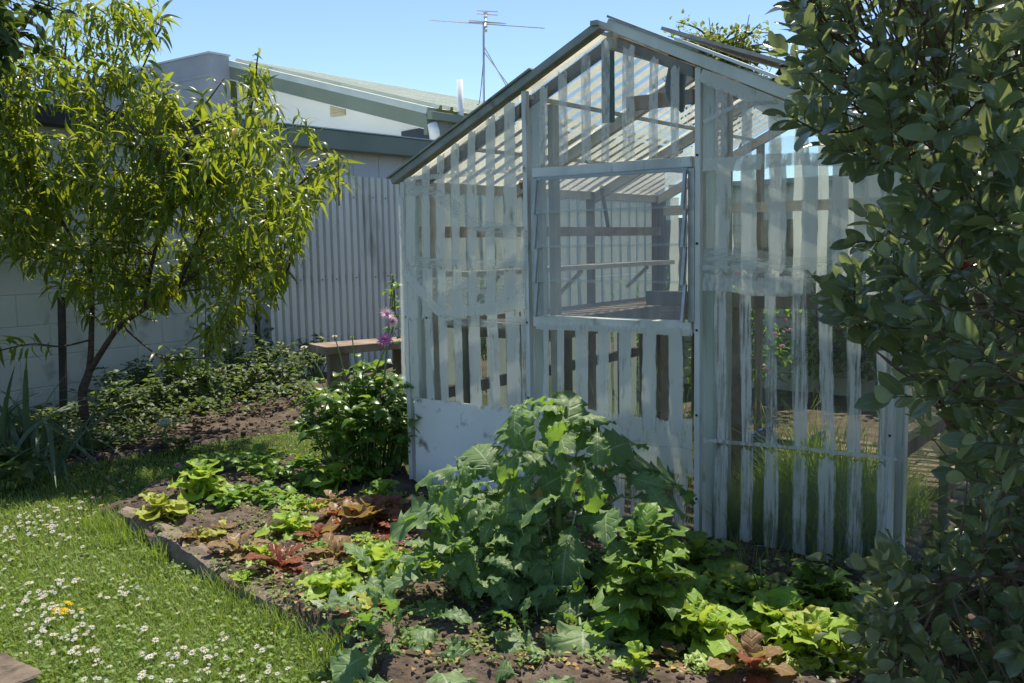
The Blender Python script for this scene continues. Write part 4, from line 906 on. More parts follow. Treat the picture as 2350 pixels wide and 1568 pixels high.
# ------------------------------------------------------------------ kale
def kleaf(parent, p0, p1, wide, n, mat='kale', v=None, name='leaf'):
    v = rnd.randrange(6) if v is None else v; p0, p1 = np.array(p0), np.array(p1); Ln = np.linalg.norm(p1-p0)
    Vt, Fc, at = LV['kale'][v]; T = frames(p0, p1-p0, n, 1.)[0]; w0 = Vt[:, 1].max()-Vt[:, 1].min()
    T[:3, 0] *= Ln*1.04; T[:3, 1] *= wide/w0; T[:3, 2] *= (Ln+wide)*.55
    T[:3, 3] -= ORG[parent]; key = ('kale', v, mat)
    if key not in KM: KM[key] = mesh('leaf', Vt, [tuple(int(q) for q in f) for f in Fc], M[mat], None, True, at)
    ob = bpy.data.objects.new(name, KM[key]); ob.matrix_basis = Matrix(T.tolist()); return link(ob, parent)
KM = {}
kb = gp(1290, 1400); KD = kb[1]
ka = thing('kale_plant', 'tall kale with large grey green lobed leaves in front of the greenhouse', 'kale', kb)
stem = spline([kb, dp(1290, 1300, KD+.02), dp(1280, 1180, KD+.03), dp(1290, 1050, KD+.05), dp(1300, 930, KD+.06)], 5)
mo('stem', *tube(stem, np.linspace(.022, .007, len(stem)), 8), M['stem'], ka, smooth=True)
# base pixel, tip pixel, width pixels, depth of base, depth of tip, tilt of the face towards us
KL = [(1130, 1150, 905, 1158, 105, -.02, -.10, .55), (1115, 1075, 955, 1090, 60, 0, .02, .2), (1120, 1130, 995, 1110, 80, .0, .05, .5), (1150, 1120, 1088, 1008, 105, .0, .08, .8), (1225, 1060, 1168, 950, 100, .05, .12, .9),
      (1285, 1050, 1318, 896, 95, .04, .12, .9), (1265, 1060, 1262, 945, 70, 0, .0, .6), (1320, 1050, 1350, 965, 70, .05, .15, .6), (1340, 1070, 1440, 1010, 110, .02, .05, .6), (1400, 1095, 1500, 1030, 100, .05, .15, .4),
      (1430, 1140, 1575, 1160, 80, .0, .05, .4), (1440, 1110, 1600, 1085, 110, .12, .3, .4), (1400, 1190, 1550, 1248, 115, -.05, -.15, .6), (1260, 1190, 1148, 1262, 95, -.05, -.18, .6), (1300, 1195, 1400, 1185, 80, -.04, -.1, .7),
      (1320, 1180, 1285, 1335, 110, -.06, -.22, .6), (1080, 1225, 1195, 1335, 150, -.05, -.2, .5), (1330, 1420, 1345, 1545, 185, -.12, -.35, .55), (1180, 1380, 1240, 1280, 85, -.1, -.05, .6), (1200, 1100, 1240, 1040, 80, -.03, 0, .7),
      (1180, 1140, 1110, 1195, 90, -.04, -.12, .6), (1230, 1130, 1290, 1090, 80, -.06, -.08, .7), (1340, 1130, 1400, 1090, 90, -.02, .0, .6), (1380, 1230, 1450, 1290, 90, -.08, -.18, .6), (1240, 1240, 1210, 1330, 90, -.08, -.2, .6),
      (1350, 1290, 1420, 1350, 100, -.06, -.15, .6), (1160, 1180, 1070, 1240, 95, .05, .02, .5), (1240, 1330, 1160, 1400, 90, -.08, -.16, .6), (1330, 1330, 1300, 1420, 100, -.12, -.26, .6), (1420, 1330, 1500, 1380, 90, -.04, -.1, .5),
      (1350, 1000, 1400, 950, 50, .1, .2, .5), (1200, 1010, 1190, 930, 40, .05, .1, .5), (1470, 1200, 1560, 1180, 80, .12, .22, .4), (1390, 1060, 1470, 985, 70, .15, .3, .4), (1140, 1260, 1050, 1330, 90, 0, -.05, .5)]
for i, (xa, ya, xb, yb_, wp_, da, db, tl) in enumerate(KL):
    p0, p1 = dz(xa, ya, KD+da, .13), dz(xb, yb_, KD+db, .1); wide = wp_/F*(KD+da)*1.2
    toc = (CAM-p0); toc /= np.linalg.norm(toc)
    kleaf(ka, p0, p1, wide, UPV*(1.15-tl)+toc*tl*.8+nr.normal(size=3)*.12+.25*np.sign(xb-xa)*RT*.6)
for i in range(30):
    k = nr.uniform(.1, .98); p0 = stem[int(k*(len(stem)-1))]; d = dirs(1, -5, 45)[0]; Ln = nr.uniform(.14, .26)
    kleaf(ka, p0, p0+d*Ln, Ln*nr.uniform(.45, .62), UPV+nr.normal(size=3)*.2+d*-.2)
KPOLY = [(930, 1165), (990, 1090), (1100, 1020), (1180, 960), (1290, 930), (1350, 940), (1380, 990), (1470, 1030), (1560, 1100), (1530, 1240), (1540, 1300), (1470, 1400), (1390, 1500), (1260, 1520), (1170, 1440), (1020, 1250)]
cnt = 0
while cnt < 80:
    x, y = nr.uniform(930, 1560), nr.uniform(960, 1520)
    if not inpoly((x, y), KPOLY): continue
    cnt += 1; p1 = dz(x, y, KD+nr.uniform(-.26, .2), .1); out = np.array([x-1290, 0, 0])/300.; d = np.array([out[0]+nr.normal()*.5, nr.normal()*.6-.25, nr.uniform(-.75, .55)]); d /= np.linalg.norm(d); Ln = nr.uniform(.09, .19)
    kleaf(ka, p1-d*Ln*.8, p1+d*Ln*.25, Ln*nr.uniform(.5, .72), UPV+nr.normal(size=3)*.35-np.array([0, .35, 0]))
KP2 = [(960, 1190), (1100, 1110), (1240, 1160), (1240, 1360), (1160, 1420), (1030, 1330)]
for p in [q for q in nr.uniform((960, 1110), (1240, 1420), (90, 2)) if inpoly(q, KP2)][:34]:
    p1 = dz(p[0], p[1], KD-.1+nr.uniform(-.2, .2), .12); d = np.array([-.6+nr.normal()*.5, -.3+nr.normal()*.5, nr.uniform(-.5, .5)]); d /= np.linalg.norm(d); Ln = nr.uniform(.1, .2)
    kleaf(ka, p1-d*Ln*.8, p1+d*Ln*.25, Ln*nr.uniform(.5, .7), UPV+nr.normal(size=3)*.3-np.array([0, .3, 0]))
for (x, y) in ((1290, 1090), (1245, 1105), (1150, 1370), (1225, 1360), (1175, 1245)):
    p0 = dp(x, y, KD-.06); kleaf(ka, p0, p0+dirs(1, -70, -10)[0]*.1, .06, UPV-np.array([0, 1, 0]), 'kaleold', name='yellow_leaf')
for i, (xa, ya, xb, yb_) in enumerate(((1270, 1330, 1130, 1160), (1280, 1350, 1080, 1235), (1290, 1250, 1400, 1190), (1290, 1200, 1430, 1135), (1290, 1380, 1330, 1425), (1280, 1300, 1255, 1190), (1300, 1320, 1350, 1290), (1285, 1150, 1340, 1070))):
    mo('leaf_stalk', *tube(spline([dp(xa, ya, KD-.01), dp((xa+xb)/2, (ya+yb_)/2+8, KD-.03), dp(xb, yb_, KD-.03)], 4), .006, 6), M['stem'], ka, smooth=True)
def kale_small(label, bx, by, lst, n, Lr, flow, tall=.08):
    b = gp(bx, by)+Z*.05; t = thing('kale_plant', label, 'kale', b); D0 = b[1]
    for (xa, ya, xb, yb_, wp_, da, db, tl) in lst:
        p0, p1 = dz(xa, ya, D0+da, .12), dz(xb, yb_, D0+db, .13); toc = CAM-p0; toc /= np.linalg.norm(toc)
        kleaf(t, p0, p1, wp_/F*D0*1.2, UPV*(1.1-tl)+toc*tl*.8+nr.normal(size=3)*.15)
    for i in range(n):
        d = dirs(1, 15, 80)[0]; Ln = nr.uniform(*Lr); p0 = b+d*Ln*nr.uniform(.3, 1.3)+Z*nr.uniform(0, tall); d2 = d*np.array([1, 1, .5])+nr.normal(size=3)*.3; d2 /= np.linalg.norm(d2); kleaf(t, p0, p0+d2*Ln, Ln*nr.uniform(.4, .6), UPV+nr.normal(size=3)*.25)
    for i in range(flow):
        h = nr.uniform(.18, .34); d = dirs(1, 65, 85)[0]; q = spline([b, b+d*h*.5, b+d*h+np.array([0, 0, 0])], 4); mo('flower_stalk', *tube(q, np.linspace(.006, .002, len(q)), 5), M['stem'], t)
        ps = [q[-1-k % 4]+nr.normal(size=3)*.012 for k in range(14)]; foliage(t, LV['small'], frames(ps, dirs(14, -10, 60), np.tile(UPV, (14, 1))+nr.normal(size=(14, 3))*.4, nr.uniform(.4, .9, 14)), M['kale'], 0, rest='bract_leaves')
    return t
kale_small('bushy kale with flower stalks at the front left of the tall kale', 1070, 1440, [(1010, 1330, 870, 1330, 70, -.05, -.1, .5), (1040, 1380, 950, 1420, 70, -.08, -.15, .5), (1130, 1330, 1200, 1310, 60, 0, 0, .6), (1080, 1290, 1060, 1215, 55, .02, .05, .6), (1130, 1450, 1210, 1490, 80, -.1, -.2, .5), (1020, 1440, 930, 1470, 70, -.1, -.15, .5)], 52, (.09, .17), 7, .2)
kale_small('low kale spreading over the concrete edging at the bottom', 900, 1545, [(870, 1500, 775, 1540, 90, -.05, -.12, .5), (930, 1500, 860, 1480, 60, 0, 0, .6), (1000, 1540, 1040, 1590, 130, -.08, -.18, .5), (960, 1570, 980, 1620, 110, -.1, -.2, .5), (1000, 1500, 1080, 1500, 70, 0, 0, .6), (900, 1560, 840, 1600, 80, -.1, -.15, .5)], 26, (.08, .15), 0, .1)
kale_small('small kale beside the path of soil at the bottom centre', 1215, 1545, [(1215, 1520, 1265, 1480, 80, 0, 0, .6), (1190, 1550, 1130, 1530, 60, 0, 0, .6), (1240, 1560, 1300, 1590, 110, -.06, -.12, .4), (1200, 1570, 1170, 1620, 90, -.06, -.12, .4)], 6, (.08, .13), 0)
# ------------------------------------------------------------------ lettuces
LMESH = {}
def lettuce(label, bx, by, size, mat, shape='lettuce', n=14, height=0, name='lettuce', cat='lettuce', mat2=None, lo=8, hi=80):
    b = gp(bx, by, .06); t = thing(name, label, cat, b); size *= 1.22
    for i in range(n):
        f = i/max(1, n-1); el = R(lo+(hi-lo)*f); az = i*2.4+nr.uniform(-.3, .3); d = np.array([math.cos(az)*math.cos(el), math.sin(az)*math.cos(el), math.sin(el)])
        v = rnd.randrange(len(LV[shape])); mm = mat2 if (mat2 and rnd.random() < .4) else mat; key = (shape, v, mm)
        if key not in LMESH:
            Vt, Fc, at = LV[shape][v]; LMESH[key] = mesh('leaf', Vt, [tuple(int(q) for q in q4) for q4 in Fc], M[mm], None, True, at)
        s = size*(1.0-.32*f)*nr.uniform(.82, 1.12); n_ = UPV*(1-.6*f)-np.array([math.cos(az), math.sin(az), 0])*(.15+.9*f)
        p = b+Z*(height*f*nr.uniform(.5, 1)+.004)
        T = frames(p, d, n_, s)[0]; T[:3, 3] -= b; ob = bpy.data.objects.new('leaf', LMESH[key]); ob.matrix_basis = Matrix(T.tolist()); link(ob, t)
    if height: mo('stem', *tube([b-Z*.02, b+Z*height*.6, b+Z*height], [.016, .012, .006], 7), M['stem'], t)
    return t
LT = [('yellow green lettuce at the corner of the bed beside the log', 365, 1195, .13, 'let_y', 'lettuce', 14, .03), ('tall pale green lettuce behind the corner lettuce', 468, 1150, .15, 'let_g', 'lettuce', 18, .12), ('small olive lettuce nearest the concrete edging', 455, 1252, .10, 'let_y', 'lettuce', 10, 0, 'let_b'),
      ('olive bronze oakleaf lettuce left of the red one', 548, 1285, .12, 'let_b', 'oak', 9, .03, 'let_y'), ('small bright green lettuce behind the red oakleaf', 605, 1292, .10, 'let_g', 'lettuce', 9, 0), ('dark red oakleaf lettuce near the concrete edging', 645, 1312, .13, 'let_r', 'oak', 10, 0),
      ('bright green lettuce in the middle of the bed', 668, 1232, .12, 'let_g', 'lettuce', 13, .02), ('wilting bronze lettuce right of the red oakleaf', 768, 1292, .14, 'let_b', 'oak', 10, 0), ('bright lime lettuce left of the frilly one', 868, 1318, .14, 'let_g', 'lettuce', 16, .01),
      ('frilly lime endive beside the kale', 972, 1328, .12, 'let_g', 'frisee', 24, .01), ('magenta purple lettuce tucked behind the frilly endive', 962, 1268, .11, 'let_p', 'frisee', 12, 0), ('large bronze red lettuce before the dahlia', 850, 1222, .18, 'let_b', 'lettuce', 18, .02, 'let_r'),
      ('red brown lettuce left of the large kale leaf', 905, 1195, .14, 'let_r', 'oak', 12, .02, 'let_b'), ('brown lettuce in front of the pale green row', 790, 1205, .13, 'let_b', 'lettuce', 12, 0, 'let_r'), ('lime lettuce behind the woolly grey plant', 772, 1378, .13, 'let_g', 'lettuce', 15, 0),
      ('yellow bronze lettuce right of the woolly grey plant', 858, 1428, .12, 'let_y', 'oak', 11, .02, 'let_b'), ('pale green lettuce in front of the dahlia bush', 772, 1130, .15, 'let_g', 'lettuce', 16, .06), ('creamy yellow lettuce below the pale green row', 725, 1185, .09, 'let_y', 'lettuce', 9, 0),
      ('frilly green lettuce left of the large crisp one', 1612, 1500, .15, 'let_g', 'frisee', 24, .06), ('large crisp green lettuce at the lower right', 1800, 1475, .16, 'let_d', 'lettuce', 22, .03, 'let_g'), ('yellow hearted lettuce at the lower right corner', 1865, 1530, .16, 'let_g', 'frisee', 30, .05, 'let_y'),
      ('reddish oakleaf lettuce at the bottom edge', 1728, 1560, .14, 'let_b', 'oak', 12, .02, 'let_r'), ('dark curly endive behind the large crisp lettuce', 1880, 1415, .16, 'let_d', 'frisee', 26, .04), ('limp yellow leaved mustard before the right hand glass', 1655, 1372, .14, 'let_y', 'lettuce', 10, 0, 'let_d'),
      ('tiny lime lettuce seedling at the bottom edge', 1462, 1562, .08, 'let_g', 'lettuce', 8, .05), ('green mustard under the greenhouse front post', 1600, 1330, .15, 'let_d', 'frisee', 16, .08), ('small red lettuce on the soil at the bottom right', 2085, 1560, .09, 'let_r', 'oak', 8, 0), ('broad dark lettuce at the foot of the bolting one', 1545, 1440, .14, 'let_v', 'lettuce', 18, .02)]
LT += [('small lime lettuce right of the corner lettuce', 415, 1190, .08, 'let_g', 'lettuce', 9, 0), ('young oakleaf lettuce on the bare soil left of centre', 515, 1225, .08, 'let_b', 'oak', 8, 0, 'let_y'), ('small green endive between the two bright lettuces', 735, 1275, .07, 'let_d', 'frisee', 12, 0), ('young red lettuce behind the bronze one', 730, 1245, .09, 'let_r', 'oak', 8, 0),
       ('pale seedling lettuce beside the edging gap', 560, 1340, .06, 'let_g', 'lettuce', 7, 0), ('frilly bronze lettuce under the large kale leaf', 920, 1245, .12, 'let_r', 'frisee', 16, .02, 'let_b'), ('small lime lettuce in front of the bronze red one', 830, 1262, .08, 'let_g', 'lettuce', 9, 0), ('yellowing lettuce behind the lime frilly endive', 1000, 1290, .1, 'let_y', 'frisee', 14, 0),
       ('green lettuce at the very back right beside the dahlia', 880, 1160, .12, 'let_d', 'lettuce', 12, .04), ('red tinged lettuce at the back beside the creamy one', 765, 1170, .11, 'let_b', 'oak', 10, .02, 'let_r'), ('lime lettuce left of the creamy one', 685, 1180, .1, 'let_g', 'frisee', 14, .02), ('small green lettuce at the foot of the front kale', 960, 1440, .08, 'let_d', 'lettuce', 9, 0),
       ('frilly lime lettuce between kale and bolting lettuce', 1400, 1500, .11, 'let_d', 'frisee', 16, .03), ('small bronze oakleaf left of the frilly green lettuce', 1545, 1530, .09, 'let_b', 'oak', 9, 0), ('green endive under the bolting lettuce right side', 1600, 1420, .13, 'let_d', 'frisee', 18, .04), ('leafy green lettuce near the greenhouse right bay', 1720, 1400, .14, 'let_d', 'frisee', 16, .03), ('yellow green lettuce right of the large crisp one', 1950, 1480, .13, 'let_g', 'frisee', 16, .02)]
for q in LT: lettuce(q[0], q[1], q[2], q[3], q[4], q[5], q[6], q[7], mat2=q[8] if len(q) > 8 else None)
lettuce('tall bolting lettuce with yellow green tip right of the kale', 1482, 1465, .165, 'let_v', 'frisee', 60, .34, mat2='let_d', lo=-12, hi=85)
lettuce('woolly grey lamb ear plant by the concrete edging', 765, 1425, .12, 'woolly', 'woolly', 8, 0, 'lamb_ear_plant', 'plant', lo=15, hi=80)
# ------------------------------------------------------------------ leafy plants
def plant(name, label, cat, b, h, r, n, leaf, mat, sc_=1., nstem=7, nparts=0, group=None, wide=.15, lo_=25):
    b0 = np.array(b, float); t = thing(name, label, cat, b0, group); ps, xs, ns, st = [], [], [], []
    for i in range(nstem):
        d = dirs(1, lo_, 85)[0]; b = b0+np.array([d[0], d[1], 0])*r*wide; e = b+np.array([d[0]*r, d[1]*r, h*nr.uniform(.6, 1)*(1-.35*math.hypot(d[0], d[1]))]); c = spline([b, b*.5+e*.5+Z*h*.12, e], 4); st.append(tube(c, np.linspace(.006, .002, len(c)), 5))
        for j in range(n//nstem):
            f = nr.uniform(.15, 1.02)**.8; k = f*(len(c)-1); m_ = min(int(k), len(c)-2); p = c[m_]+(c[m_+1]-c[m_])*(k-m_)+nr.normal(size=3)*.012
            az = nr.uniform(0, 6.28); x = np.array([math.cos(az), math.sin(az), nr.uniform(-.35, .45)])+d*.3; ps.append(p); xs.append(x); ns.append(UPV+nr.normal(size=3)*.3)
    mo('stems', *join(*st), M['stem'], t); foliage(t, leaf, frames(ps, xs, ns, sc_*nr.uniform(.65, 1.15, len(ps))), M[mat], nparts); return t
db = gp(842, 1120)+Z*.02
dh = plant('dahlia_bush', 'bushy green dahlia with pink blooms against the greenhouse corner', 'dahlia', db, .84, .22, 1400, LV['dahlia'], 'dahlia', .95, 70, 220, wide=.75, lo_=5)
def bloom(parent, c, r, mat, face, nm='flower', rings=((14, 1., 10), (12, .8, 30), (10, .55, 55), (6, .3, 75))):
    fz = np.array(face, float); fz /= np.linalg.norm(fz); s1 = np.cross(fz, [.2, .3, .9]); s1 /= np.linalg.norm(s1); s2 = np.cross(fz, s1); V, Fc = [], []
    for n, k, el in rings:
        for i in range(n):
            a = 2*math.pi*i/n+k*5; e = R(el); d = (s1*math.cos(a)+s2*math.sin(a)); o = np.cross(fz, d); x = d*math.cos(e)+fz*math.sin(e); m_ = len(V)
            L_ = r*k*rnd.uniform(.9, 1.05); w = r*.15
            V += [c, c+x*L_*.55+o*w, c+x*L_, c+x*L_*.55-o*w]; Fc.append((m_, m_+1, m_+2, m_+3))
    return mo(nm, V, Fc, M[mat], parent)
DD = db[1]
for (x, y, r, m_, fc) in ((888, 722, .046, 'pink', (.4, -.7, .5)), (900, 738, .036, 'pink', (.6, -.7, -.1)), (884, 781, .05, 'magenta', (-.1, -.8, .5))): bloom(dh, dp(x, y, DD-.22), r, m_, fc)
for (x, y, r) in ((698, 798, .022), (768, 773, .018), (808, 775, .015), (902, 632, .014), (905, 655, .012)):
    c = dp(x, y, DD-.04); bloom(dh, c, r, 'vent' if x < 780 else 'seed', (0, -.3, .9), 'seed_head'); bb = db+Z*.55+(c-db)*np.array([.6, .6, 0]); mo('flower_stalk', *tube(spline([bb, (bb+c)/2+Z*.02, c], 4), .0035, 5), M['stem'], dh)
mo('flower_stalk', *tube(spline([db+Z*.5, dp(900, 760, DD), dp(905, 690, DD-.02), dp(903, 640, DD-.04)], 4), .005, 5), M['stem'], dh)
ps = [dp(903+nr.uniform(-16, 12), nr.uniform(650, 790), DD+nr.uniform(-.1, .05)) for _ in range(26)]
foliage(dh, LV['dahlia'], frames(ps, dirs(26, -30, 40), np.tile(UPV, (26, 1))+nr.normal(size=(26, 3))*.3, .75), M['dahlia'], 26)
BL = [(520, 1100, .20, 'leafy plant behind the tall pale green lettuce'), (590, 1110, .19, 'second leafy plant along the back of the bed'), (650, 1120, .17, 'leafy plant in the middle of the back of the bed'), (575, 1160, .14, 'low leafy plant just behind the bare soil'), (640, 1175, .13, 'low leafy plant left of the creamy lettuce'), (705, 1140, .15, 'leafy plant right of the middle at the back of the bed'), (530, 1180, .11, 'small bean like plant at the edge of the bare soil'), (830, 1130, .2, 'young dahlia plant in front of the dahlia bush'), (610, 1075, .13, 'leafy weed at the back edge by the mown grass'), (700, 1090, .12, 'leafy weed beside the small lawn strip'), (455, 1100, .14, 'leafy plant at the back left of the bed')]
for x, y, h, lab in BL: plant('leafy_plant', lab, 'plant', gp(x, y, .03), h, h*.75, 70, LV['dahlia'] if 'dahlia' in lab else LV['bean'], 'bean', .9, 8, 14, 'leafy plants along the back of the bed')
z_ = plant('zinnia', 'small pink flowered plant at the far left of the bed', 'flower', gp(415, 1120, .03), .14, .06, 20, LV['bean'], 'bean', .9, 4, 8); bloom(z_, dp(408, 1068, gp(415, 1120)[1]), .022, 'magenta', (0, -.4, .9))
WPl = [(300, .35), (370, .4), (440, .45), (520, .5), (600, .45), (660, .42), (720, .38), (240, .3), (480, .3), (560, .32), (640, .3), (340, .28), (420, .3), (260, .25)]
for i, (x, h) in enumerate(WPl):
    b_ = vp(x, 700, sW(0, 0, .35+(.35 if i > 7 else 0)+.1*(i % 3)), B)*np.array([1, 1, 0])+Z*.03
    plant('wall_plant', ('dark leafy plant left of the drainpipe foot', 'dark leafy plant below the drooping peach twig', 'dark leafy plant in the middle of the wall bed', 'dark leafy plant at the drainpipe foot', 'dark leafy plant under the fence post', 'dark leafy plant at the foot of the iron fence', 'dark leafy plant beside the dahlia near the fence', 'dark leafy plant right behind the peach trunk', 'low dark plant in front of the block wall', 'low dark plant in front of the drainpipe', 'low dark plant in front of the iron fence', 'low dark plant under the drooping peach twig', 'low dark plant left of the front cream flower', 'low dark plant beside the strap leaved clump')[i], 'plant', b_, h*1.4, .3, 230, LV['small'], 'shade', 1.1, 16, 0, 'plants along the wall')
for i, (x, y, r, lab) in enumerate(((590, 861, .075, 'cream flower head beside the fence post'), (507, 852, .05, 'cream flower head left of the drainpipe'), (378, 972, .045, 'low cream flower head near the peach tree'), (680, 860, .045, 'small cream flower head by the iron fence'))):
    c = vp(x, y, sW(0, 0, .75), B) if i != 2 else gp(378, 972, .18); b_ = c*np.array([1, 1, 0]); t = thing('flower_head', lab, 'flower', b_+Z*.02, 'cream flower heads in the wall bed')
    mo('stem', *tube([b_+Z*.03, c], .005, 5), M['stem'], t); fl_ = []
    for k in range(90):
        p = c+runit(1)[0]*r*np.array([1, 1, .6])*nr.uniform(.6, 1); fl_.append(tube([p, p+Z*.006, p+Z*.012], [.003, .009, .005], 5))
    mo('florets', *join(*fl_), M['cream'], t, kind='stuff')
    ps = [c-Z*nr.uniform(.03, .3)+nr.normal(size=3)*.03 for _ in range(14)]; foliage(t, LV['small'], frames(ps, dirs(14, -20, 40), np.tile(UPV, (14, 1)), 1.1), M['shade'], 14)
vn_ = thing('climbing_vine', 'thin vine climbing the gap beside the fence post', 'vine', sW(S1+.02, 0, .02))
q = spline([sW(S1+.02, .03, .02), sW(S1+.03, .5, .01), sW(S1+.015, 1.0, .01), sW(S1+.025, 1.5, .01)], 6); mo('stem', *tube(q, np.linspace(.008, .003, len(q)), 5), M['stem'], vn_)
ps = [q[int(k)]+nr.normal(size=3)*np.array([.02, .02, .02]) for k in np.repeat(np.arange(len(q)), 3)]+[sW(S1+.05+nr.uniform(-.08, .1), nr.uniform(.1, .7), .05) for _ in range(24)]
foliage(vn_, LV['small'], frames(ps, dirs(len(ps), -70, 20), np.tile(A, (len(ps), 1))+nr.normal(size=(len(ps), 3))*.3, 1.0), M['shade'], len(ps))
def strap_clump(label, bx, by, n, Lr, spread, lo, hi):
    b = gp(bx, by); t = thing('strap_leaf_plant', label, 'plant', b, 'strap leaved clumps under the peach tree'); ps = b+np.stack([nr.normal(size=n)*spread, nr.normal(size=n)*spread*.7, np.full(n, .02)], 1); d = dirs(n, lo, hi)
    foliage(t, LV['strap'], frames(ps, d, np.tile(UPV, (n, 1))-d*.3+nr.normal(size=(n, 3))*.15, nr.uniform(*Lr, n)), M['strap'], n); return t
strap_clump('strap leaved clump at the left edge under the peach tree', 40, 1070, 34, (.4, .75), .10, 30, 82)
strap_clump('strap leaved clump at the foot of the peach trunk', 190, 1050, 22, (.3, .5), .07, 25, 75)
strap_clump('arching strap leaved clump in front of the garden stake', 110, 1100, 16, (.3, .45), .06, 25, 75)
strap_clump('small strap leaved clump right of the peach trunk', 300, 1020, 14, (.2, .32), .06, 30, 75)
plant('broad_leaved_plant', 'broad leaved plant at the lower left under the strap leaves', 'plant', gp(10, 1125), .3, .25, 60, LV['bean'], 'shade', 1.8, 8, 30)
plant('broad_leaved_plant', 'low grey leaved plant on the soil right of the peach trunk', 'plant', gp(410, 1040), .12, .14, 30, LV['bean'], 'shade', 1.0, 6, 12)
mo('garden_stake', *beam(gp(147, 1000)-Z*.02, dp(141, 682, gp(147, 1000)[1]), .045, .04, up=(0, 1, .1)), M['stake'], label='dark wooden stake standing left of the peach trunk', cat='stake', bevel=.004)
# ================================================================== edging, slab, lawn
def kerb(label, pa, pb, w, h, seed, name='concrete_edging', cat='edging', mat='conc'):
    q = np.random.default_rng(seed); pa, pb = np.array(pa), np.array(pb); d = pb-pa; L_ = np.linalg.norm(d); d /= L_; n_ = np.array([-d[1], d[0], 0]); m_ = int(L_/.035)+2
    ring = [(0, -.06), (0, h*.55), (.008, h*.9), (.03, h), (w*.5, h*1.03), (w-.02, h*.98), (w, h*.85), (w, -.06)]; k = len(ring); V = []
    for i in range(m_):
        t = i/(m_-1)
        for a, b in ring:
            j = (float(vnoise(np.array(t*L_), np.array(a*9+b*7), 11, seed))-.5)*.018+(float(vnoise(np.array(t*L_), np.array(a*20+b*13), 34, seed))-.5)*.008
            chip = .02 if (b > h*.8 and a < .04 and float(vnoise(np.array(t*L_), np.array(.5), 7, seed+3)) > .72) else 0
            e = (1 if 0 < i < m_-1 else 0); V.append(pa+d*(t*L_+(q.uniform(-.008, .008) if not e else 0))+n_*(a+j*.6)+Z*(b+(j-chip if b > 0 else 0)))
    Fc = [(i*k+j, i*k+(j+1) % k, (i+1)*k+(j+1) % k, (i+1)*k+j) for i in range(m_-1) for j in range(k)]+[tuple(range(k-1, -1, -1)), tuple((m_-1)*k+j for j in range(k))]
    return mo(name, V, Fc, M[mat], label=label, cat=cat, smooth=False)
e0, e1_, e2_, e3 = gp(268, 1208), gp(492, 1352), gp(640, 1428), gp(800, 1515)
kerb('long concrete edging block at the corner of the vegetable bed', e0, e1_, .105, .085, 1); kerb('weathered concrete edging block beyond the gap', e1_+(e2_-e1_)*.05, e2_+(e2_-e1_)*.1, .11, .065, 2); kerb('half buried concrete edging near the low kale', e2_+(e3-e2_)*.12, e3, .10, .045, 3)
lg = spline([gp(232, 1196)+Z*.035, gp(270, 1186)+Z*.045, gp(330, 1170)+Z*.05], 8); mo('log_edging', *tube(lg, .03+.006*nr.uniform(-1, 1, len(lg)), 10), M['bark'], label='short weathered log at the far corner of the bed', cat='log', smooth=True)
kerb('pale concrete slab corner at the bottom left of the lawn', gp(-60, 1495), gp(75, 1592), -.4, .05, 5, 'concrete_slab', 'slab')
LAWN = [(-500, 1075), (-20, 1100), (240, 1060), (370, 1037), (560, 1007), (725, 987), (935, 962), (930, 1100), (720, 1082), (480, 1102), (350, 1155), (262, 1200), (495, 1358), (640, 1432), (795, 1512), (880, 1640), (900, 1850), (-500, 1850)]
SLAB = [(-500, 1180), (-60, 1495), (78, 1595), (-60, 1700), (-500, 1700)]
def sample(poly, n, w=None, ex=None):
    P = np.array(poly); lo, hi = P.min(0), P.max(0); out = []
    while len(out) < n:
        p = nr.uniform(lo, hi)
        if inpoly(p, poly) and (w is None or nr.random() < w(p)) and not (ex and inpoly(p, ex)): out.append(p)
    return np.array(out)
def blades(name, base, h, wd, lean, mat, label, cat, nseg=2):
    n = len(base); az = nr.uniform(0, 2*math.pi, n); side = np.stack([np.cos(az+1.57), np.sin(az+1.57), np.zeros(n)], 1); ld = np.stack([np.cos(az), np.sin(az), np.zeros(n)], 1); ln = lean*nr.uniform(.2, 1.3, n)
    rows = []
    for k in range(nseg+1):
        t = k/nseg; c = base+ld*(h*ln*t**1.8)[:, None]+UPV*(h*(t-.25*ln*t*t))[:, None]; ww = (wd*(1-.85*t**1.5))[:, None]*.5; rows += [c-side*ww, c+side*ww]
    m_ = 2*(nseg+1); V = np.stack(rows, 1).reshape(-1, 3); q = np.array([(2*k, 2*k+1, 2*k+3, 2*k+2) for k in range(nseg)]); Fc = (q[None]+(np.arange(n)*m_)[:, None, None]).reshape(-1, 4)
    return mo(name, V, Fc, M[mat], label=label, cat=cat, kind='stuff', org=(0, 0, 0))
s = sample(LAWN, 95000, ex=SLAB); bs_ = np.array([gp(*p) for p in s]); tuft = vnoise(bs_[:, 0], bs_[:, 1], 5, 4)
hh = (.014+.022*tuft+nr.uniform(0, .02, len(bs_))); blades('lawn_grass', bs_, hh, nr.uniform(.0022, .0048, len(bs_)), 1.0, 'grass', 'short green lawn grass around the vegetable bed', 'grass')
# longer tufts against the edging
tb_ = []
for (x, y, n, r) in ((258, 1225, 260, .05), (285, 1250, 200, .06), (500, 1362, 140, .05), (345, 1290, 90, .05), (560, 1400, 160, .08), (660, 1450, 200, .08), (770, 1500, 260, .07), (240, 1205, 150, .05)):
    c = gp(x, y); tb_.append(c+np.stack([nr.normal(size=n)*r, nr.normal(size=n)*r*.7, np.zeros(n)], 1))
tb_ = np.concatenate(tb_); blades('grass_tufts', tb_, nr.uniform(.05, .13, len(tb_)), nr.uniform(.003, .005, len(tb_)), .6, 'grass', 'longer grass tufts growing against the edging', 'grass', 3)
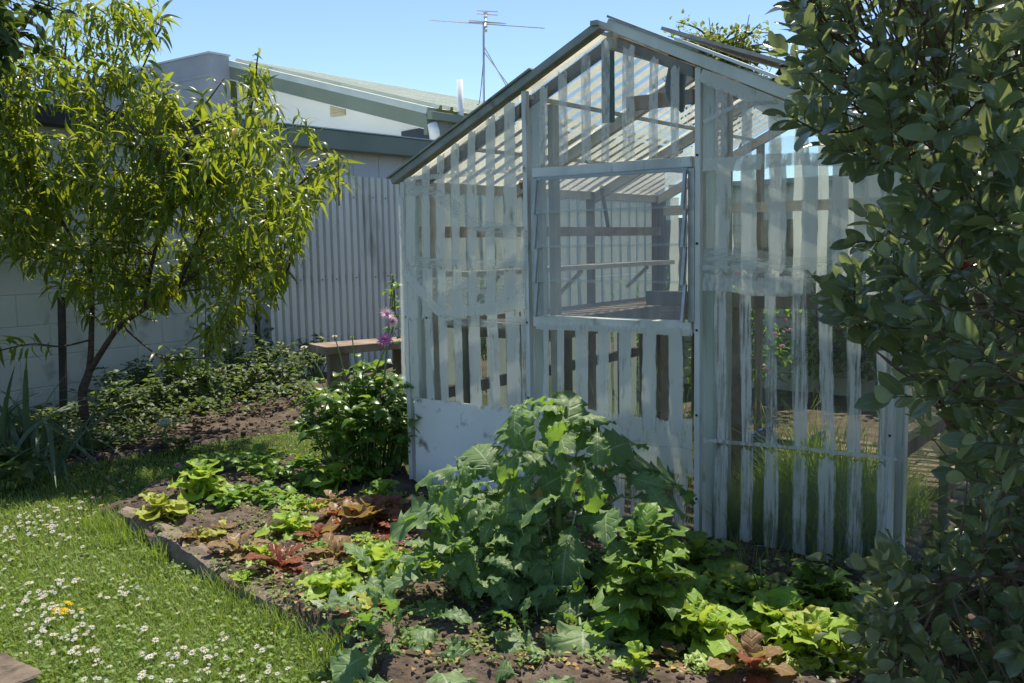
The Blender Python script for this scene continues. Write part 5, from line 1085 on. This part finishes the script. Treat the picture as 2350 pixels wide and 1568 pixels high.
# clover and broad lawn weeds
cv = sample(LAWN, 7000, ex=SLAB); cb = np.array([gp(*p) for p in cv])+Z*nr.uniform(.012, .04, len(cv))[:, None]
lw = thing('lawn_weeds', 'small round clover leaves through the lawn', 'clover', (0, 0, 0)); foliage(lw, LV['small'][:1], frames(cb, dirs(len(cb), -15, 30), np.tile(UPV, (len(cb), 1))+nr.normal(size=(len(cb), 3))*.3, nr.uniform(.2, .48, len(cb))), M['seed'], 0, rest='clover_leaves')
wu = sample([(180, 960), (330, 900), (560, 880), (720, 880), (720, 940), (560, 965), (470, 985), (380, 1030), (200, 1050), (0, 1090), (-60, 1000)], 3600, w=lambda p: .2+.8*float(vnoise(np.array(p[0]), np.array(p[1]), .02, 31)))
wb = np.array([gp(*p) for p in wu]); wb = wb[[(q-W0)@A > .08 for q in wb]]; wb[:, 2] = .05+.2*vnoise(wb[:, 0], wb[:, 1], 2.5, 33)*nr.random(len(wb))**.6
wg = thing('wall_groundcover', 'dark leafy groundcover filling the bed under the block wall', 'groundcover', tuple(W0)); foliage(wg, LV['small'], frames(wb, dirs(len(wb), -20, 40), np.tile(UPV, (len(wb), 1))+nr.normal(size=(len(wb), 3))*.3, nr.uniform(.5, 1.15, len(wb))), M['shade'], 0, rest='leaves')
# seedlings over the soil
sd = sample([(300, 1190), (480, 1110), (930, 1140), (1150, 1240), (1600, 1290), (2050, 1400), (2100, 1568), (900, 1568), (760, 1460), (500, 1330)], 5200, w=lambda p: float(vnoise(np.array(p[0]), np.array(p[1]), .03, 9))**2.2)
sb = np.array([gp(p[0], p[1], .06) for p in sd]); sb[:, 2] = bed_h(sb[:, 0], sb[:, 1])+nr.uniform(.004, .03, len(sb))
sw_ = thing('weed_seedlings', 'tiny green weed seedlings on the bed soil', 'weeds', (0, 0, 0)); foliage(sw_, LV['small'][:2], frames(sb, dirs(len(sb), -5, 40), np.tile(UPV, (len(sb), 1))+nr.normal(size=(len(sb), 3))*.3, nr.uniform(.15, .42, len(sb))), M['seed'], 0, rest='seedling_leaves')
lt_ = sample([(420, 1170), (930, 1130), (1150, 1260), (1600, 1310), (2050, 1400), (2100, 1568), (900, 1568), (760, 1460), (500, 1330)], 520)
lt3 = np.array([gp(p[0], p[1], .06) for p in lt_]); lt3[:, 2] = bed_h(lt3[:, 0], lt3[:, 1])+.008
li = thing('leaf_crumbs', 'small dry brown leaf crumbs scattered over the vegetable bed', 'litter', (0, 0, 0)); foliage(li, LV['small'], frames(lt3, dirs(len(lt3), -15, 25), np.tile(UPV, (len(lt3), 1))+nr.normal(size=(len(lt3), 3))*.4, nr.uniform(.12, .5, len(lt3))), M['fallen'], 0, rest='crumbs')
# undergrowth in the shade of the feijoa
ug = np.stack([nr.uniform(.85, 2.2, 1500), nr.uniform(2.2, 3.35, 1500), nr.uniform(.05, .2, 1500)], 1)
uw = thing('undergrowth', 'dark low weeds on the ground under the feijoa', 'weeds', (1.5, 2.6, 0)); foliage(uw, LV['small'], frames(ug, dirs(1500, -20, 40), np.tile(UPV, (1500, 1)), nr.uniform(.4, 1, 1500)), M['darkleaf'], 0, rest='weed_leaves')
# long grass inside the greenhouse
n = 3800; uu = nr.uniform(T2+.05, GW-.12, n); bb_ = .08+nr.random(n)**1.5*1.0; gb = G0+A*uu[:, None]+B*bb_[:, None]+Z*.02
n2 = 700; u2 = nr.uniform(.75, T2, n2); b2_ = nr.uniform(.3, 1.8, n2); gb2 = G0+A*u2[:, None]+B*b2_[:, None]+Z*.02; gb = np.concatenate([gb, gb2])
cl_ = vnoise(gb[:, 0], gb[:, 1], 3.5, 12); blades('long_grass', gb, .16+.42*cl_*nr.uniform(.4, 1.1, len(gb)), nr.uniform(.004, .008, len(gb)), .75, 'tallgrass', 'long lush grass growing inside the right greenhouse bay', 'grass', 4)
n = 90; so_ = G0+A*nr.uniform(.7, GW-.1, n)[:, None]+B*nr.uniform(.15, 1.6, n)[:, None]+Z*.02; blades('seeding_grass', so_, nr.uniform(.6, .95, n), np.full(n, .003), .5, 'tallgrass', 'thin seeding grass stalks behind the greenhouse glass', 'grass', 6)
n = 160; so_ = np.array([gp(nr.uniform(1620, 2030), 1330+nr.uniform(0, 40)) for _ in range(n)]); so_[:, 1] -= .02; blades('front_grass', so_, nr.uniform(.1, .32, n), np.full(n, .004), .5, 'tallgrass', 'sparse grass blades at the foot of the right glass bay', 'grass', 4)
plant('broad_weed', 'broad leaved weed at the foot of the right glass bay', 'weed', gp(1835, 1400, .04), .22, .12, 26, LV['bean'], 'shade', 1.1, 4, 20)
plant('flowering_weed', 'wispy small flowered weed in front of the right glass bay', 'weed', gp(1755, 1420, .04), .26, .12, 60, LV['small'], 'shade', .4, 9, 0)
# daisies and dandelions
def daisy_mesh(nm, r, pet, cen, n, st):
    V, Fc, mi = [], [], []
    for i in range(n):
        a0, a1_ = 2*math.pi*(i-.42)/n, 2*math.pi*(i+.42)/n; am_ = 2*math.pi*i/n; k = len(V); zz = .0015*(i % 2)
        V += [(0, 0, .001), (.75*r*math.cos(a0), .75*r*math.sin(a0), .003+zz), (r*math.cos(am_), r*math.sin(am_), .002+zz), (.75*r*math.cos(a1_), .75*r*math.sin(a1_), .003+zz)]; Fc.append((k, k+1, k+2, k+3)); mi.append(0)
    k = len(V); V += [(.32*r*math.cos(a), .32*r*math.sin(a), .0035) for a in np.linspace(0, 6.28, 7)[:-1]]+[(0, 0, .0075)]
    for i in range(6): Fc.append((k+i, k+(i+1) % 6, k+6)); mi.append(1)
    k = len(V); w = .0011; V += [(w, 0, 0), (-w, w, 0), (-w, -w, 0), (w, 0, -st), (-w, w, -st), (-w, -w, -st)]
    for i in range(3): Fc.append((k+i, k+(i+1) % 3, k+3+(i+1) % 3, k+3+i)); mi.append(2)
    return mesh(nm, V, Fc, [M[pet], M[cen], M['stem']], mi)
dms = [daisy_mesh('daisy', .0125, 'petal', 'yolk', 11, .05), daisy_mesh('daisy', .0105, 'petal', 'yolk', 10, .05)]
SUNNY = [(0, 1270), (120, 1225), (260, 1215), (495, 1372), (640, 1445), (790, 1520), (850, 1575), (90, 1575), (0, 1480)]; SHADY = [(60, 1180), (250, 1090), (430, 1080), (400, 1130), (330, 1160), (230, 1195), (150, 1215), (0, 1250), (0, 1200)]
def dens(p): return float(vnoise(np.array(p[0]), np.array(p[1]), .014, 21))**2.6*1.1+.03
for poly, n, lab in ((SUNNY, 225, 'white lawn daisy open in the sunny grass'), (SHADY, 75, 'white lawn daisy in the shaded grass under the peach tree')):
    for p in sample(poly, n, dens):
        ob = bpy.data.objects.new('daisy', dms[rnd.randrange(2)]); c = gp(*p, .04); ob.location = Vector(c+Z*rnd.uniform(-.004, .012)); ob.rotation_euler = (R(rnd.uniform(-5, 32)), R(rnd.uniform(-15, 15)), rnd.uniform(-.6, .6)); ob.scale = (rnd.uniform(.5, 1.15),)*3
        link(ob, None, lab, 'daisy', 'daisies in the lawn')
dm = daisy_mesh('dandelion', .02, 'dandy', 'dandy', 16, .05)
for i, (x, y, lab) in enumerate(((130, 1403, 'yellow dandelion leftmost of the lawn cluster'), (148, 1404, 'yellow dandelion touching the leftmost one'), (156, 1386, 'yellow dandelion at the back of the cluster'), (187, 1401, 'smaller yellow dandelion rightmost of the cluster'))):
    ob = bpy.data.objects.new('dandelion', dm); ob.location = Vector(gp(x, y, .045)); ob.rotation_euler = (R(25), 0, i); ob.scale = (1, 1, 1.4) if i < 3 else (.75, .75, 1.2); link(ob, None, lab, 'dandelion', 'dandelions in the lawn')
# fallen leaves under the peach
fm = mesh('fallen_leaf', LV['small'][0][0], [tuple(int(k) for k in f) for f in LV['small'][0][1]], M['fallen'], None, True, LV['small'][0][2])
for p in sample([(130, 1150), (330, 1040), (560, 1010), (520, 1060), (300, 1120), (200, 1180)], 22):
    ob = bpy.data.objects.new('fallen_leaf', fm); ob.location = Vector(gp(*p, .035)); ob.rotation_euler = (rnd.uniform(-.4, .4), rnd.uniform(-.4, .4), rnd.uniform(0, 6)); ob.scale = (rnd.uniform(.6, 1.1),)*3; link(ob, None, 'dry orange leaf fallen on the ground under the peach tree', 'leaf', 'fallen leaves under the peach tree')
for p in sample([(720, 1180), (900, 1240), (860, 1330), (1180, 1370), (1250, 1500), (1600, 1560), (900, 1500), (600, 1300)], 26):
    ob = bpy.data.objects.new('fallen_leaf', fm); ob.location = Vector(gp(*p, .1)); ob.rotation_euler = (rnd.uniform(-.4, .4), rnd.uniform(-.4, .4), rnd.uniform(0, 6)); ob.scale = (rnd.uniform(.5, .9),)*3; link(ob, None, 'dry pinkish leaf scrap lying on the bed soil', 'leaf', 'leaf litter on the bed')
mo('plant_label', *beam(gp(735, 1219, .06), dp(736, 1208, gp(735, 1219, .06)[1]), .02, .003, up=(0, 1, 0)), M['petal'], label='small white plant tag stuck in the bed', cat='tag')
